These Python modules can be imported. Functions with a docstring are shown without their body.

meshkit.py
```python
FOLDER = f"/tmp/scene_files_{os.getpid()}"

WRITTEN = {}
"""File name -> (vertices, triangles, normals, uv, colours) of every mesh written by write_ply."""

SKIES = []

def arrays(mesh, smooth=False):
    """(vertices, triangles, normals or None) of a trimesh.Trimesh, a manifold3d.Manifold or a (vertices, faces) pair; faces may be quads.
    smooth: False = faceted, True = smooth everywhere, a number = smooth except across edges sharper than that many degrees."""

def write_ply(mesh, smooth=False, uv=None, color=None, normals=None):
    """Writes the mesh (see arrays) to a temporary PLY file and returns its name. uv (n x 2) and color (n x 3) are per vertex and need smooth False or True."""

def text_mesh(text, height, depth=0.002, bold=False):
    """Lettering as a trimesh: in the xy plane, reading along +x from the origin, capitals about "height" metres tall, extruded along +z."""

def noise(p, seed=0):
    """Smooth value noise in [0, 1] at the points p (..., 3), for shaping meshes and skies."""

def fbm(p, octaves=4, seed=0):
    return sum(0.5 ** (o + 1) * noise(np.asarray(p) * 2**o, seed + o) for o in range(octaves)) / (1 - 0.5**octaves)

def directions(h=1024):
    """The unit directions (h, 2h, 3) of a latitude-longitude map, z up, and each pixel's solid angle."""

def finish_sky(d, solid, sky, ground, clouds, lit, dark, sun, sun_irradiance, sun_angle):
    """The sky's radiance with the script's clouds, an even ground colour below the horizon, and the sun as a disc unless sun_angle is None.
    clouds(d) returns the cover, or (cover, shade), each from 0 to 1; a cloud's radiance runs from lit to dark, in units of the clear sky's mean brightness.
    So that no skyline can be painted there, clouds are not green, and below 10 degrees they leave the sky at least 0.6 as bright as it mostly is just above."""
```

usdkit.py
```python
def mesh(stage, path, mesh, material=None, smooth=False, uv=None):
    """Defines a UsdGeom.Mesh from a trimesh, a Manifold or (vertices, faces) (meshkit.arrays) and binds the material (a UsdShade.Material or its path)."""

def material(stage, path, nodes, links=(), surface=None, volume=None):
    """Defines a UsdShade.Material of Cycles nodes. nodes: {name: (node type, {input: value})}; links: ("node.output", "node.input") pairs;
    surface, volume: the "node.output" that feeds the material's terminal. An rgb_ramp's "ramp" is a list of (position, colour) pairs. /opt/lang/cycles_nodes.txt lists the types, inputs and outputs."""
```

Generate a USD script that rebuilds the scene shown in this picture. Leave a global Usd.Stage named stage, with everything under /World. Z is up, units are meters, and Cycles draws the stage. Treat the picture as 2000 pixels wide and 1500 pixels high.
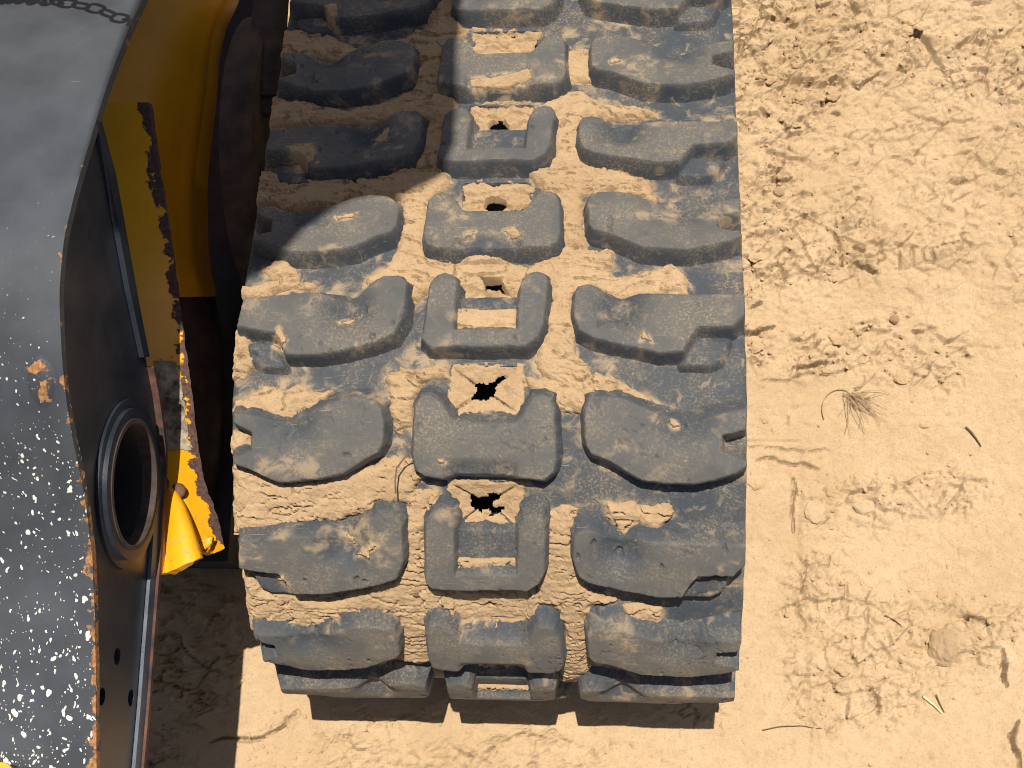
import math, random
import numpy as np, trimesh, usdkit, meshkit
from meshkit import fbm, noise
from scipy.spatial import cKDTree
from scipy.interpolate import PchipInterpolator
from shapely.geometry import Polygon, Point
from pxr import Usd, UsdGeom, UsdShade, UsdLux, Gf, Sdf, Vt

# ---------------------------------------------------------------- camera, sky, sun, exposure
stage = Usd.Stage.CreateInMemory()
UsdGeom.SetStageUpAxis(stage, UsdGeom.Tokens.z)
UsdGeom.SetStageMetersPerUnit(stage, 1.0)
UsdGeom.Xform.Define(stage, '/World')
stage.SetDefaultPrim(stage.GetPrimAtPath('/World'))
UsdGeom.Scope.Define(stage, '/World/Looks')
TAU, PAN, FPX = math.radians(15.0), 0.0905100, 2789.06          # tilt forward from straight down, pan, focal length in photo pixels (2000 wide)
CAM = np.array([0.13592, -0.33998, 1.60769])
EXPOSURE = 0.38
AX = np.array([1.0, 0, 0]); UPV = np.array([0, math.cos(TAU), math.sin(TAU)]); FWD0 = np.array([0, math.sin(TAU), -math.cos(TAU)])
FWD = FWD0 * math.cos(PAN) - AX * math.sin(PAN); RGT = AX * math.cos(PAN) + FWD0 * math.sin(PAN)
cam = UsdGeom.Camera.Define(stage, '/World/camera')
cam.CreateHorizontalApertureAttr(36.0); cam.CreateVerticalApertureAttr(27.0)
cam.CreateFocalLengthAttr(36.0 * FPX / 2000.0)
cam.CreateClippingRangeAttr(Gf.Vec2f(0.01, 500.0))
cam.CreateExposureAttr(EXPOSURE)
M = Gf.Matrix4d(1.0)
for i, v in enumerate((RGT, UPV, -FWD, CAM)):
    M.SetRow(i, Gf.Vec4d(*map(float, v), 1.0 if i == 3 else 0.0))
cam.AddTransformOp().Set(M)

SUN = np.array([math.tan(math.radians(3.0)), math.tan(math.radians(6.5)), 1.0]); SUN /= np.linalg.norm(SUN)
SKY_STRENGTH, SUN_INTENSITY = 0.053, 1.15
dome = UsdLux.DomeLight.Define(stage, '/World/sky')
skym = usdkit.material(stage, '/World/Looks/sky', {
    's': ('sky_texture', {'sky_type': 'single_scattering', 'sun_disc': False, 'sun_elevation': math.asin(SUN[2]), 'sun_rotation': math.atan2(SUN[0], SUN[1]), 'aerosol_density': 2.5, 'ozone_density': 0.6}),
    'b': ('background_shader', {'strength': SKY_STRENGTH})}, [('s.color', 'b.color')], surface='b.background')
UsdShade.MaterialBindingAPI.Apply(dome.GetPrim()).Bind(skym)
dome.GetPrim().SetCustomDataByKey('kind', 'structure')
sun = UsdLux.DistantLight.Define(stage, '/World/sun')
sun.CreateNormalizeAttr(True); sun.CreateIntensityAttr(SUN_INTENSITY); sun.CreateAngleAttr(0.4); sun.CreateColorAttr(Gf.Vec3f(1.0, 0.93, 0.83))
zx = SUN; xx = np.cross([0, 1, 0], zx); xx /= np.linalg.norm(xx); yx = np.cross(zx, xx)
MS = Gf.Matrix4d(1.0)
for i, v in enumerate((xx, yx, zx)):
    MS.SetRow(i, Gf.Vec4d(*map(float, v), 0.0))
sun.AddTransformOp().Set(MS)

# ---------------------------------------------------------------- measured shapes, millimetres
MUD=[[(-221,147),(-182,159),(-148,159),(-111,151),(-79,138),(-66,142),(-58,155),(-64,163),(-71,175),(-96,174),(-101,182),(-140,191),(-177,196),(-227,204)],[(-66,167),(-44,167),(-40,175),(-44,186),(-53,190),(-60,206),(-53,227),(-48,247),(-69,220),(-72,208),(-71,186)],[(-224,238),(-209,260),(-185,262),(-149,270),(-90,250),(-74,229),(-68,208),(-56,227),(-49,257),(-31,271),(-26,289),(-38,296),(-63,307),(-76,297),(-90,290),(-100,281),(-122,281),(-144,301),(-178,306),(-201,310),(-229,305),(-224,266)],[(-88,278),(-57,274),(-63,349),(-75,360),(-96,350),(-87,300)],[(-35,257),(39,256),(45,278),(33,291),(25,305),(9,324),(-32,325),(-34,302)],[(52,185),(73,181),(77,185),(76,221),(80,245),(89,258),(112,266),(89,272),(84,287),(66,269),(43,270),(46,245),(51,226)],[(108,176),(128,176),(135,184),(121,200),(110,189)],[(59,269),(82,266),(83,318),(85,407),(57,410),(62,335),(67,297)],[(123,274),(153,273),(151,288),(130,292)],[(-221,96),(-194,82),(-162,86),(-139,86),(-145,98),(-168,108),(-207,105),(-224,102)],[(-87,71),(-67,68),(-59,82),(-66,96),(-68,112),(-77,116),(-82,96)],[(-67,69),(-35,65),(-32,75),(-44,73),(-61,77)],[(53,8),(76,3),(76,33),(77,55),(86,63),(90,73),(73,82),(50,73),(43,59),(50,42)],[(66,84),(90,75),(108,73),(130,86),(165,106),(169,111),(143,102),(113,92),(91,95),(82,100),(66,96)],[(33,73),(62,76),(75,100),(66,100),(51,88)],[(-112,-15),(-99,-28),(-84,-40),(-85,-57),(-65,-39),(-32,-33),(-14,-44),(34,-27),(65,-49),(107,-43),(109,-32),(98,-27),(112,-13),(162,-29),(177,-12),(175,1),(117,8),(89,-4),(76,15),(54,24),(48,-2),(-30,-6),(-53,-6),(-70,9),(-80,4),(-109,-6)],[(-208,-28),(-195,-38),(-177,-29),(-176,-15),(-195,-19)],[(-231,0),(-184,-8),(-161,-10),(-194,-14),(-227,-9)],[(-86,-127),(-56,-118),(-63,-85),(-62,-34),(-88,-40),(-84,-74)],[(-228,-142),(-170,-129),(-121,-131),(-75,-142),(-42,-151),(-43,-130),(-51,-114),(-95,-111),(-119,-108),(-157,-101),(-196,-99),(-226,-105)],[(-228,-231),(-191,-223),(-149,-216),(-110,-225),(-90,-237),(-52,-233),(-44,-220),(-45,-204),(-78,-203),(-118,-204),(-178,-199),(-227,-197)],[(-89,-315),(-42,-320),(-52,-273),(-55,-233),(-84,-231)],[(-78,-200),(-45,-202),(-39,-145),(-75,-139)],[(-223,-319),(-180,-314),(-152,-296),(-116,-302),(-81,-314),(-70,-300),(-151,-284),(-198,-282),(-225,-288)],[(29,-137),(63,-143),(67,-149),(84,-143),(111,-136),(144,-124),(146,-103),(111,-111),(83,-113),(78,-101),(85,-49),(63,-55),(58,-95),(44,-119)],[(47,-186),(74,-192),(77,-146),(51,-140),(55,-161)],[(36,-215),(68,-234),(93,-223),(100,-217),(151,-206),(120,-199),(81,-203),(74,-189),(52,-186),(41,-205)],[(58,-283),(85,-289),(87,-249),(64,-249)],[(-82,-356),(-45,-355),(-42,-313),(-78,-314)],[(-224,58),(-209,58),(-213,71),(-225,71)],[(-227,32),(-216,34),(-212,54),(-226,54)],[(-223,119),(-208,120),(-208,134),(-223,135)],[(132,180),(157,178),(161,184),(150,199),(141,195)],[(72,223),(77,225),(82,255),(71,250)]]
LUG_MUD=[[(-190,46),(-182,38),(-174,48),(-178,54),(-190,49)],[(-131,31),(-110,25),(-120,36)],[(-116,217),(-106,208),(-100,202),(-93,205),(-101,211),(-102,219),(-106,215)],[(-125,199),(-115,201),(-116,209),(-124,206)],[(-193,235),(-181,232),(-178,241),(-188,244)],[(-40,137),(-34,137),(-31,140),(-37,141)],[(134,49),(138,41),(145,50),(140,49)],[(12,-56),(24,-60),(29,-50),(20,-47)],[(-24,-54),(-13,-56),(-15,-49),(-23,-48)],[(-31,-239),(11,-243),(27,-247),(31,-237),(12,-231),(-29,-230)],[(182,231),(192,229),(191,235),(183,236)],[(156,106),(169,112),(163,114)],[(-154,260),(-121,262),(-148,282),(-205,283),(-213,278)],[(-24,264),(35,260),(24,288),(-27,295)],[(-180,-341),(-169,-337),(-170,-316),(-183,-324)],[(-199,-157),(-175,-159),(-168,-138),(-192,-136)],[(-144,-75),(-123,-78),(-127,-72),(-141,-70)],[(105,-256),(112,-260),(117,-254),(107,-252)],[(-120,-174),(-103,-180),(-104,-164),(-117,-166)]]
ROUGH=[[(251,599),(380,595),(452,551),(609,534),(601,419),(502,454),(473,468),(387,457),(349,424),(324,390),(335,344),(358,311),(399,291),(493,284),(509,258),(461,227),(402,221),(319,209),(247,184),(245,378)],[(247,171),(370,158),(429,177),(480,158),(513,121),(482,79),(397,97),(316,103),(246,109)],[(312,-35),(364,-17),(506,2),(531,-45),(447,-57),(418,-74),(345,-81),(317,-75)],[(287,-116),(344,-104),(415,-143),(497,-147),(550,-169),(520,-224),(437,-253),(408,-291),(327,-298),(289,-283),(297,-200)],[(-235,-299),(-178,-292),(-85,-312),(-6,-300),(106,-308),(107,-351),(-254,-360)],[(162,-269),(218,-262),(223,-300),(179,-301)],[(-424,-153),(-322,-152),(-315,-239),(-356,-324),(-417,-358)]]
CRACKS=[([(253,151),(271,155),(294,160)],4.2),([(308,110),(328,112),(348,115)],5.4),([(259,118),(275,111)],3.0),([(272,94),(298,96),(339,103)],1.8),([(382,234),(396,231),(411,226)],5.4),([(383,259),(397,251)],4.8),([(391,470),(399,460),(425,480)],4.2),([(443,483),(464,474)],3.6),([(348,570),(370,576)],4.2),([(250,525),(281,514),(294,522)],3.6),([(313,544),(328,544)],3.0),([(267,5),(299,-1),(342,-8)],3.0),([(304,-20),(307,-41),(305,-84)],3.6),([(253,18),(279,15),(314,13),(359,14)],1.8),([(382,-248),(387,-262),(390,-278)],4.8),([(488,-170),(502,-178),(517,-184)],3.6),([(-350,-325),(-327,-318),(-292,-320),(-269,-308),(-258,-299),(-248,-290)],4.8),([(-223,-301),(-216,-315),(-208,-320),(-218,-334)],2.4),([(-183,-301),(-182,-312),(-199,-315)],2.4),([(-202,-315),(-202,-320)],2.4),([(0,-305),(20,-313),(39,-304),(62,-314)],2.4),([(79,-317),(90,-338)],2.4),([(535,-283),(528,-299),(534,-317),(535,-336)],6.0),([(525,-208),(526,-224),(528,-248)],5.4),([(248,419),(264,408),(270,422)],3.0),([(287,345),(299,339),(314,344)],3.6),([(350,440),(362,444)],3.6),([(276,435),(288,421)],3.6),([(391,-109),(403,-154)],0.1),([(309,-155),(311,-172),(315,-192)],2.4),([(300,54),(303,42)],1.2),([(262,184),(277,190)],3.6),([(258,270),(267,273)],2.4),([(362,427),(374,429)],3.6),([(496,335),(519,336)],2.4),([(446,155),(460,151)],3.6),([(306,143),(323,141),(338,149)],2.4),([(393,-199),(406,-215)],1.8),([(-73,-339),(-62,-328),(-45,-333)],1.8),([(101,-308),(104,-324)],1.8)]
ARM_TOP=[(299,526),(250,554),(185,584),(124,607),(64,627),(28,634),(-3,632),(-33,623),(-68,607),(-102,584),(-139,552),(-175,527),(-201,512),(-252,494),(-358,462)]
ARM_BOT=[(167,594),(134,565),(91,526),(48,481),(-1,429),(-39,394),(-80,370),(-131,365),(-182,361),(-249,359),(-307,357),(-359,357)]
STRIP=[(147,599),(116,566),(42,498),(-6,447),(152,589),(123,549),(38,470),(-1,431)]
BOLTS=[(-260,431),(-294,457),(-292,389)]
HOLE=[(-109,523),(-76,371),(-43,476),(-194,453),(-120,497),(-85,391),(-59,465),(-173,441)]
BR_R=[(-358,295,332),(-349,244,321),(-337,183,308),(-327,133,297),(-320,83,286),(-312,33,275),(-302,-32,263),(-293,-77,255),(-281,-106,250),(-271,-142,243)]
BR_L=[(-435,300,325),(-423,245,321),(-408,181,316),(-394,128,313),(-382,76,309),(-370,24,306),(-353,-42,306),(-339,-87,306),(-329,-117,306),(-313,-176,306)]
PANEL=[[(-466,456,318),(-419,468,296),(-387,477,280),(-330,495,248),(-319,506,229),(-323,536,181)],[(-466,425,310),(-419,437,288),(-387,445,272),(-338,462,240),(-327,473,221),(-331,501,172)],[(-466,394,302),(-419,405,279),(-387,413,263),(-352,429,233),(-341,439,214),(-346,467,164)],[(-466,363,293),(-419,374,271),(-387,382,254),(-359,397,225),(-348,406,205),(-353,433,156)],[(-466,321,282),(-419,332,260),(-387,339,243),(-362,353,213),(-351,362,194),(-356,387,144)],[(-466,269,268),(-419,279,246),(-387,286,229),(-362,299,199),(-351,308,179),(-357,330,129)],[(-466,228,257),(-419,237,234),(-387,243,217),(-358,256,187),(-347,264,167),(-352,285,116)],[(-466,176,243),(-419,184,220),(-387,190,203),(-346,202,171),(-336,209,151),(-340,228,100)],[(-466,124,229),(-419,131,206),(-387,137,189),(-330,148,155),(-319,155,135),(-323,172,83)],[(-466,62,213),(-419,68,189),(-387,73,172),(-318,83,137),(-307,89,117),(-311,104,64)],[(-466,-16,192),(-419,-11,168),(-387,-6,150),(-313,2,115),(-302,7,94),(-305,19,41)],[(-466,-94,171),(-419,-90,147),(-387,-86,129),(-324,-80,94),(-313,-76,73),(-317,-66,19)]]
LA=[(-218,-28),(-199,-26),(-171,-19),(-149,-29),(-128,-37),(-113,-40),(-98,-38),(-89,-32),(-86,-22),(-87,-6),(-91,0),(-103,5),(-122,16),(-144,20),(-179,22),(-193,17),(-208,11),(-218,8),(-218,6),(-209,3),(-202,0),(-202,-15),(-210,-18),(-218,-22)]
CA=[(-58,-34),(-53,-41),(-46,-42),(-40,-39),(-34,-32),(-27,-22),(-22,-20),(27,-20),(32,-24),(39,-34),(44,-41),(52,-42),(58,-39),(61,-30),(63,5),(60,14),(52,19),(30,18),(19,16),(-23,16),(-34,19),(-50,17),(-58,13),(-60,2)]
RA=[(88,-32),(91,-38),(98,-40),(113,-40),(124,-38),(140,-31),(156,-24),(171,-20),(186,-23),(203,-28),(224,-31),(223,-18),(216,-16),(203,-14),(202,-1),(212,3),(224,7),(224,9),(216,13),(199,18),(179,22),(156,21),(137,19),(124,13),(109,5),(93,0),(89,-6)]
LB=[(-217,-24),(-181,-27),(-151,-29),(-133,-26),(-123,-24),(-115,-28),(-104,-38),(-94,-45),(-80,-45),(-72,-39),(-73,-9),(-80,5),(-96,11),(-124,17),(-148,21),(-174,21),(-180,8),(-185,3),(-220,-2)]
LBF=[(-211,10),(-188,10),(-178,29),(-198,28),(-207,23)]
RB=[(78,-29),(81,-33),(89,-35),(97,-33),(107,-27),(118,-23),(134,-27),(152,-26),(217,-25),(225,-25),(225,-11),(214,-1),(184,0),(177,8),(171,19),(151,20),(132,16),(94,8),(82,2),(77,-13)]
RBF=[(184,7),(210,8),(205,22),(197,27),(171,27)]
CB=[(-53,9),(-50,-39),(-45,-45),(-38,-48),(-31,-45),(-27,-39),(-28,3),(28,2),(31,-37),(35,-45),(43,-48),(50,-46),(53,-40),(51,-2),(46,8),(36,15),(-37,15),(-48,14)]
CBM=[(-31,-31),(31,-31),(30,12),(-33,13)]
CASTER=[(-11,475),(-13,410),(-10,344),(-9,288),(-15,267),(-31,255),(-64,238),(-97,231),(-120,218),(-136,209),(-144,192),(-154,175),(-172,164),(-192,155)]

# ---------------------------------------------------------------- helpers
used = {}
def path_of(name, parent):
    base = (parent.GetPath().pathString if parent is not None else '/World') + '/' + name
    n = used.get(base, 0); used[base] = n + 1
    return base if n == 0 else '%s_%03d' % (base, n)
def tag(p, label=None, cat=None, group=None, kind=None):
    p = p.GetPrim() if hasattr(p, 'GetPrim') else p
    for k, v in (('label', label), ('category', cat), ('group', group), ('kind', kind)):
        if v: p.SetCustomDataByKey(k, v)
    return p
def thing(name, label, cat, loc=(0, 0, 0), group=None, kind=None):
    x = UsdGeom.Xform.Define(stage, path_of(name, None)); x.AddTranslateOp().Set(Gf.Vec3d(*map(float, loc)))
    return tag(x.GetPrim(), label, cat, group, kind)
def obj(name, mesh, mat, parent=None, smooth=False, attrs=None, label=None, loc=(0, 0, 0)):
    if isinstance(mesh, trimesh.Trimesh): mesh = (np.array(mesh.vertices), np.array(mesh.faces))
    if hasattr(mesh, 'to_mesh'):
        mm = mesh.to_mesh(); mesh = (mm.vert_properties[:, :3], mm.tri_verts)
    v, f = np.asarray(mesh[0], float) - np.asarray(loc, float), np.asarray(mesh[1], int)
    m = usdkit.mesh(stage, path_of(name, parent), (v, f), mat, smooth=smooth)
    for k, a in (attrs or {}).items():
        UsdGeom.PrimvarsAPI(m).CreatePrimvar(k, Sdf.ValueTypeNames.FloatArray, 'vertex').Set(Vt.FloatArray.FromNumpy(np.asarray(a, np.float32)))
    if label: m.GetPrim().SetCustomDataByKey('label', label)
    return m.GetPrim()
def grid_faces(n, m, keep=None, flip=False):
    i = np.arange(n * m).reshape(n, m)
    q = np.stack([i[:-1, :-1], i[1:, :-1], i[1:, 1:], i[:-1, 1:]], -1)
    q = q[keep] if keep is not None else q.reshape(-1, 4)
    q = q.reshape(-1, 4)
    f = np.vstack([q[:, [0, 1, 2]], q[:, [0, 2, 3]]])
    return f[:, ::-1] if flip else f
def compact(v, f, *attrs):
    u, inv = np.unique(f, return_inverse=True)
    return (v[u], inv.reshape(f.shape)) + tuple(a[u] for a in attrs)
def sdf(poly, x, y):
    """signed distance, positive inside"""
    P = np.asarray(poly, float); Q = np.roll(P, -1, 0)
    d2 = np.full(x.shape, 1e18); ins = np.zeros(x.shape, bool)
    for (ax, ay), (bx, by) in zip(P, Q):
        ex, ey = bx - ax, by - ay
        L = ex * ex + ey * ey + 1e-9
        t = np.clip(((x - ax) * ex + (y - ay) * ey) / L, 0, 1)
        d2 = np.minimum(d2, (x - ax - t * ex) ** 2 + (y - ay - t * ey) ** 2)
        c = (ay > y) != (by > y)
        ins ^= c & (x < ex * (y - ay) / (ey if ey else 1e-9) + ax)
    d = np.sqrt(d2)
    return np.where(ins, d, -d)
def sdf_in(poly, x, y, far=12.0):
    """as sdf, worked out only near the polygon; -far elsewhere"""
    P = np.asarray(poly, float); out = np.full(x.shape, -far)
    w = (x > P[:, 0].min() - far) & (x < P[:, 0].max() + far) & (y > P[:, 1].min() - far) & (y < P[:, 1].max() + far)
    if w.any(): out[w] = np.maximum(sdf(P, x[w], y[w]), -far)
    return out
def line_dist(pts, x, y, far=20.0):
    P = np.asarray(pts, float); out = np.full(x.shape, far)
    w = (x > P[:, 0].min() - far) & (x < P[:, 0].max() + far) & (y > P[:, 1].min() - far) & (y < P[:, 1].max() + far)
    xx, yy = x[w], y[w]; d = np.full(xx.shape, far)
    for (ax, ay), (bx, by) in zip(P[:-1], P[1:]):
        ex, ey = bx - ax, by - ay
        t = np.clip(((xx - ax) * ex + (yy - ay) * ey) / (ex * ex + ey * ey + 1e-9), 0, 1)
        d = np.minimum(d, np.hypot(xx - ax - t * ex, yy - ay - t * ey))
    out[w] = d
    return out
def sstep(a, b, x):
    t = np.clip((x - a) / (b - a), 0, 1); return t * t * (3 - 2 * t)
def F2(x, y, sx, sy=None, oct=4, seed=0, z=0.37):
    sy = sy or sx
    return fbm(np.stack([x / sx, y / sy, np.full_like(x, z)], -1), oct, seed)
def box(x0, x1, y0, y1, z0, z1):
    b = trimesh.creation.box((x1 - x0, y1 - y0, z1 - z0)); b.apply_translation(((x0 + x1) / 2, (y0 + y1) / 2, (z0 + z1) / 2)); return b
def tube(pts, r, n=6):
    P = np.asarray(pts, float); R = np.broadcast_to(r, len(P)); T = np.gradient(P, axis=0); T /= np.linalg.norm(T, axis=1, keepdims=True) + 1e-12
    a = np.where(np.abs(T[:, [2]]) < .9, [[0, 0, 1.0]], [[1.0, 0, 0]]); U = np.cross(T, a); U /= np.linalg.norm(U, axis=1, keepdims=True); W = np.cross(T, U)
    ang = np.linspace(0, 2 * np.pi, n, endpoint=False)
    v = (P[:, None] + R[:, None, None] * (np.cos(ang)[None, :, None] * U[:, None] + np.sin(ang)[None, :, None] * W[:, None])).reshape(-1, 3)
    f = []
    for i in range(len(P) - 1):
        for j in range(n):
            a0, b0, c0, d0 = i * n + j, i * n + (j + 1) % n, (i + 1) * n + (j + 1) % n, (i + 1) * n + j
            f += [(a0, b0, c0), (a0, c0, d0)]
    for j in range(1, n - 1): f += [(0, j + 1, j), ((len(P) - 1) * n, (len(P) - 1) * n + j, (len(P) - 1) * n + j + 1)]
    return trimesh.Trimesh(v, f, process=False)
def join(ms): return trimesh.util.concatenate(ms)
def extr_x(poly, x0, x1):
    """polygon in (y, z) extruded from x0 to x1"""
    m = trimesh.creation.extrude_polygon(poly, abs(x1 - x0), engine='earcut')
    v = np.array(m.vertices); m.vertices = np.stack([v[:, 2] + min(x0, x1), v[:, 0], v[:, 1]], -1); m.fix_normals(); return m
def sheet(P, t):
    """a grid of points (n, m, 3) thickened by t behind its normals; vertices, triangles and each vertex's grid index"""
    n, m, _ = P.shape
    du, dv = np.gradient(P, axis=0), np.gradient(P, axis=1)
    N = np.cross(dv, du); N /= np.linalg.norm(N, axis=2, keepdims=True) + 1e-12
    A, B = P.reshape(-1, 3), (P - N * t).reshape(-1, 3); i = np.arange(n * m).reshape(n, m)
    vs, fs, src, k = [A, B], [], [i.reshape(-1)] * 2, 2 * n * m
    fs += [np.stack([i[:-1, :-1], i[:-1, 1:], i[1:, 1:], i[1:, :-1]], -1).reshape(-1, 4), np.stack([i[:-1, :-1], i[1:, :-1], i[1:, 1:], i[:-1, 1:]], -1).reshape(-1, 4) + n * m]
    for a in (i[0], i[-1][::-1], i[:, -1], i[:, 0][::-1]):
        c = len(a); vs += [A[a], B[a]]; src += [a, a]; j = np.arange(c) + k
        fs.append(np.stack([j[:-1], j[:-1] + c, j[1:] + c, j[1:]], -1)); k += 2 * c
    q = np.vstack(fs)
    return np.vstack(vs), np.vstack([q[:, [0, 1, 2]], q[:, [0, 2, 3]]]), np.concatenate(src)

# ---------------------------------------------------------------- materials
L = '/World/Looks/'
def rubber(name):
    return usdkit.material(stage, L + name, {
        'g': ('geometry', {}), 'a': ('attribute', {'attribute': 'lift'}), 'ad': ('attribute', {'attribute': 'dirt'}),
        'n1': ('noise_texture', {'scale': 22.0, 'detail': 6.0, 'roughness': 0.62}),
        'n2': ('noise_texture', {'scale': 430.0, 'detail': 4.0, 'roughness': 0.75}),
        'n3': ('noise_texture', {'scale': 9.0, 'detail': 5.0, 'roughness': 0.6}),
        'n4': ('noise_texture', {'scale': 70.0, 'detail': 5.0, 'roughness': 0.65, 'distortion': 0.6}),
        'ma': ('mapping', {'rotation': (0.0, 0.0, 0.5), 'scale': (38.0, 620.0, 300.0)}), 'na': ('noise_texture', {'scale': 1.0, 'detail': 2.0, 'distortion': 0.25}),
        'mb': ('mapping', {'rotation': (0.0, 0.0, -0.75), 'scale': (34.0, 680.0, 300.0)}), 'nb': ('noise_texture', {'scale': 1.0, 'detail': 2.0, 'distortion': 0.25}),
        'mx': ('math', {'math_type': 'maximum'}), 'vr': ('map_range', {'from_min': 0.70, 'from_max': 0.78, 'to_min': 0.0, 'to_max': 1.0, 'clamp': True}),
        'sg': ('map_range', {'from_min': 0.40, 'from_max': 0.62, 'to_min': 0.0, 'to_max': 0.85, 'clamp': True}),
        'sm': ('math', {'math_type': 'multiply'}),
        'pw': ('math', {'math_type': 'power', 'value2': 5.0}), 'f1': ('math', {'math_type': 'multiply_add', 'value2': 0.42}),
        'r1': ('map_range', {'from_min': 0.42, 'from_max': 0.95, 'to_min': 0.0, 'to_max': 1.0, 'clamp': True}),
        'c1': ('mix_color', {'a': (0.046, 0.056, 0.068), 'b': (0.112, 0.106, 0.095)}),
        'r2': ('map_range', {'from_min': 0.49, 'from_max': 0.68, 'to_min': 0.0, 'to_max': 0.9, 'clamp': True}),
        'r3': ('map_range', {'from_min': 0.44, 'from_max': 0.66, 'to_min': 0.10, 'to_max': 1.0, 'clamp': True}),
        'm23': ('math', {'math_type': 'multiply'}),
        'c2': ('mix_color', {'b': (0.33, 0.25, 0.155)}),
        'c3': ('mix_color', {'b': (0.36, 0.275, 0.175)}),
        'r4': ('map_range', {'from_min': 0.56, 'from_max': 0.68, 'to_min': 0.0, 'to_max': 0.75, 'clamp': True}),
        'r4m': ('math', {'math_type': 'multiply'}), 'inv': ('math', {'math_type': 'multiply_add', 'value2': -0.75, 'value3': 1.0}),
        'c4': ('mix_color', {'b': (0.30, 0.235, 0.155)}),
        'dm': ('math', {'math_type': 'multiply', 'use_clamp': True}), 'dn': ('map_range', {'from_min': 0.44, 'from_max': 0.56, 'to_min': 0.12, 'to_max': 1.6, 'clamp': True}),
        'c5': ('mix_color', {'b': (0.40, 0.295, 0.18)}),
        'bh': ('math', {'math_type': 'multiply_add', 'value2': 0.6}),
        'bp': ('bump', {'strength': 0.5, 'distance': 0.0012}),
        'p': ('principled_bsdf', {'roughness': 0.7, 'specular_ior_level': 0.35, 'diffuse_roughness': 0.4})},
        [('g.position', 'n1.vector'), ('g.position', 'n2.vector'), ('g.position', 'n3.vector'), ('g.position', 'n4.vector'), ('g.position', 'ma.vector'), ('ma.vector', 'na.vector'), ('g.position', 'mb.vector'), ('mb.vector', 'nb.vector'),
         ('na.fac', 'mx.value1'), ('nb.fac', 'mx.value2'), ('mx.value', 'vr.value'), ('n3.fac', 'sg.value'), ('vr.result', 'sm.value1'), ('sg.result', 'sm.value2'),
         ('a.fac', 'pw.value1'), ('pw.value', 'f1.value1'), ('n1.fac', 'f1.value3'), ('f1.value', 'r1.value'), ('r1.result', 'c1.fac'),
         ('n2.fac', 'r2.value'), ('n1.fac', 'r3.value'), ('r2.result', 'm23.value1'), ('r3.result', 'm23.value2'),
         ('c1.result', 'c2.a'), ('m23.value', 'c2.fac'), ('c2.result', 'c3.a'), ('sm.value', 'c3.fac'),
         ('n4.fac', 'r4.value'), ('a.fac', 'inv.value1'), ('r4.result', 'r4m.value1'), ('inv.value', 'r4m.value2'), ('c3.result', 'c4.a'), ('r4m.value', 'c4.fac'),
         ('n4.fac', 'dn.value'), ('ad.fac', 'dm.value1'), ('dn.result', 'dm.value2'), ('c4.result', 'c5.a'), ('dm.value', 'c5.fac'),
         ('n2.fac', 'bh.value1'), ('n4.fac', 'bh.value3'), ('bh.value', 'bp.height'), ('bp.normal', 'p.normal'), ('c5.result', 'p.base_color')], surface='p.BSDF')
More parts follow.
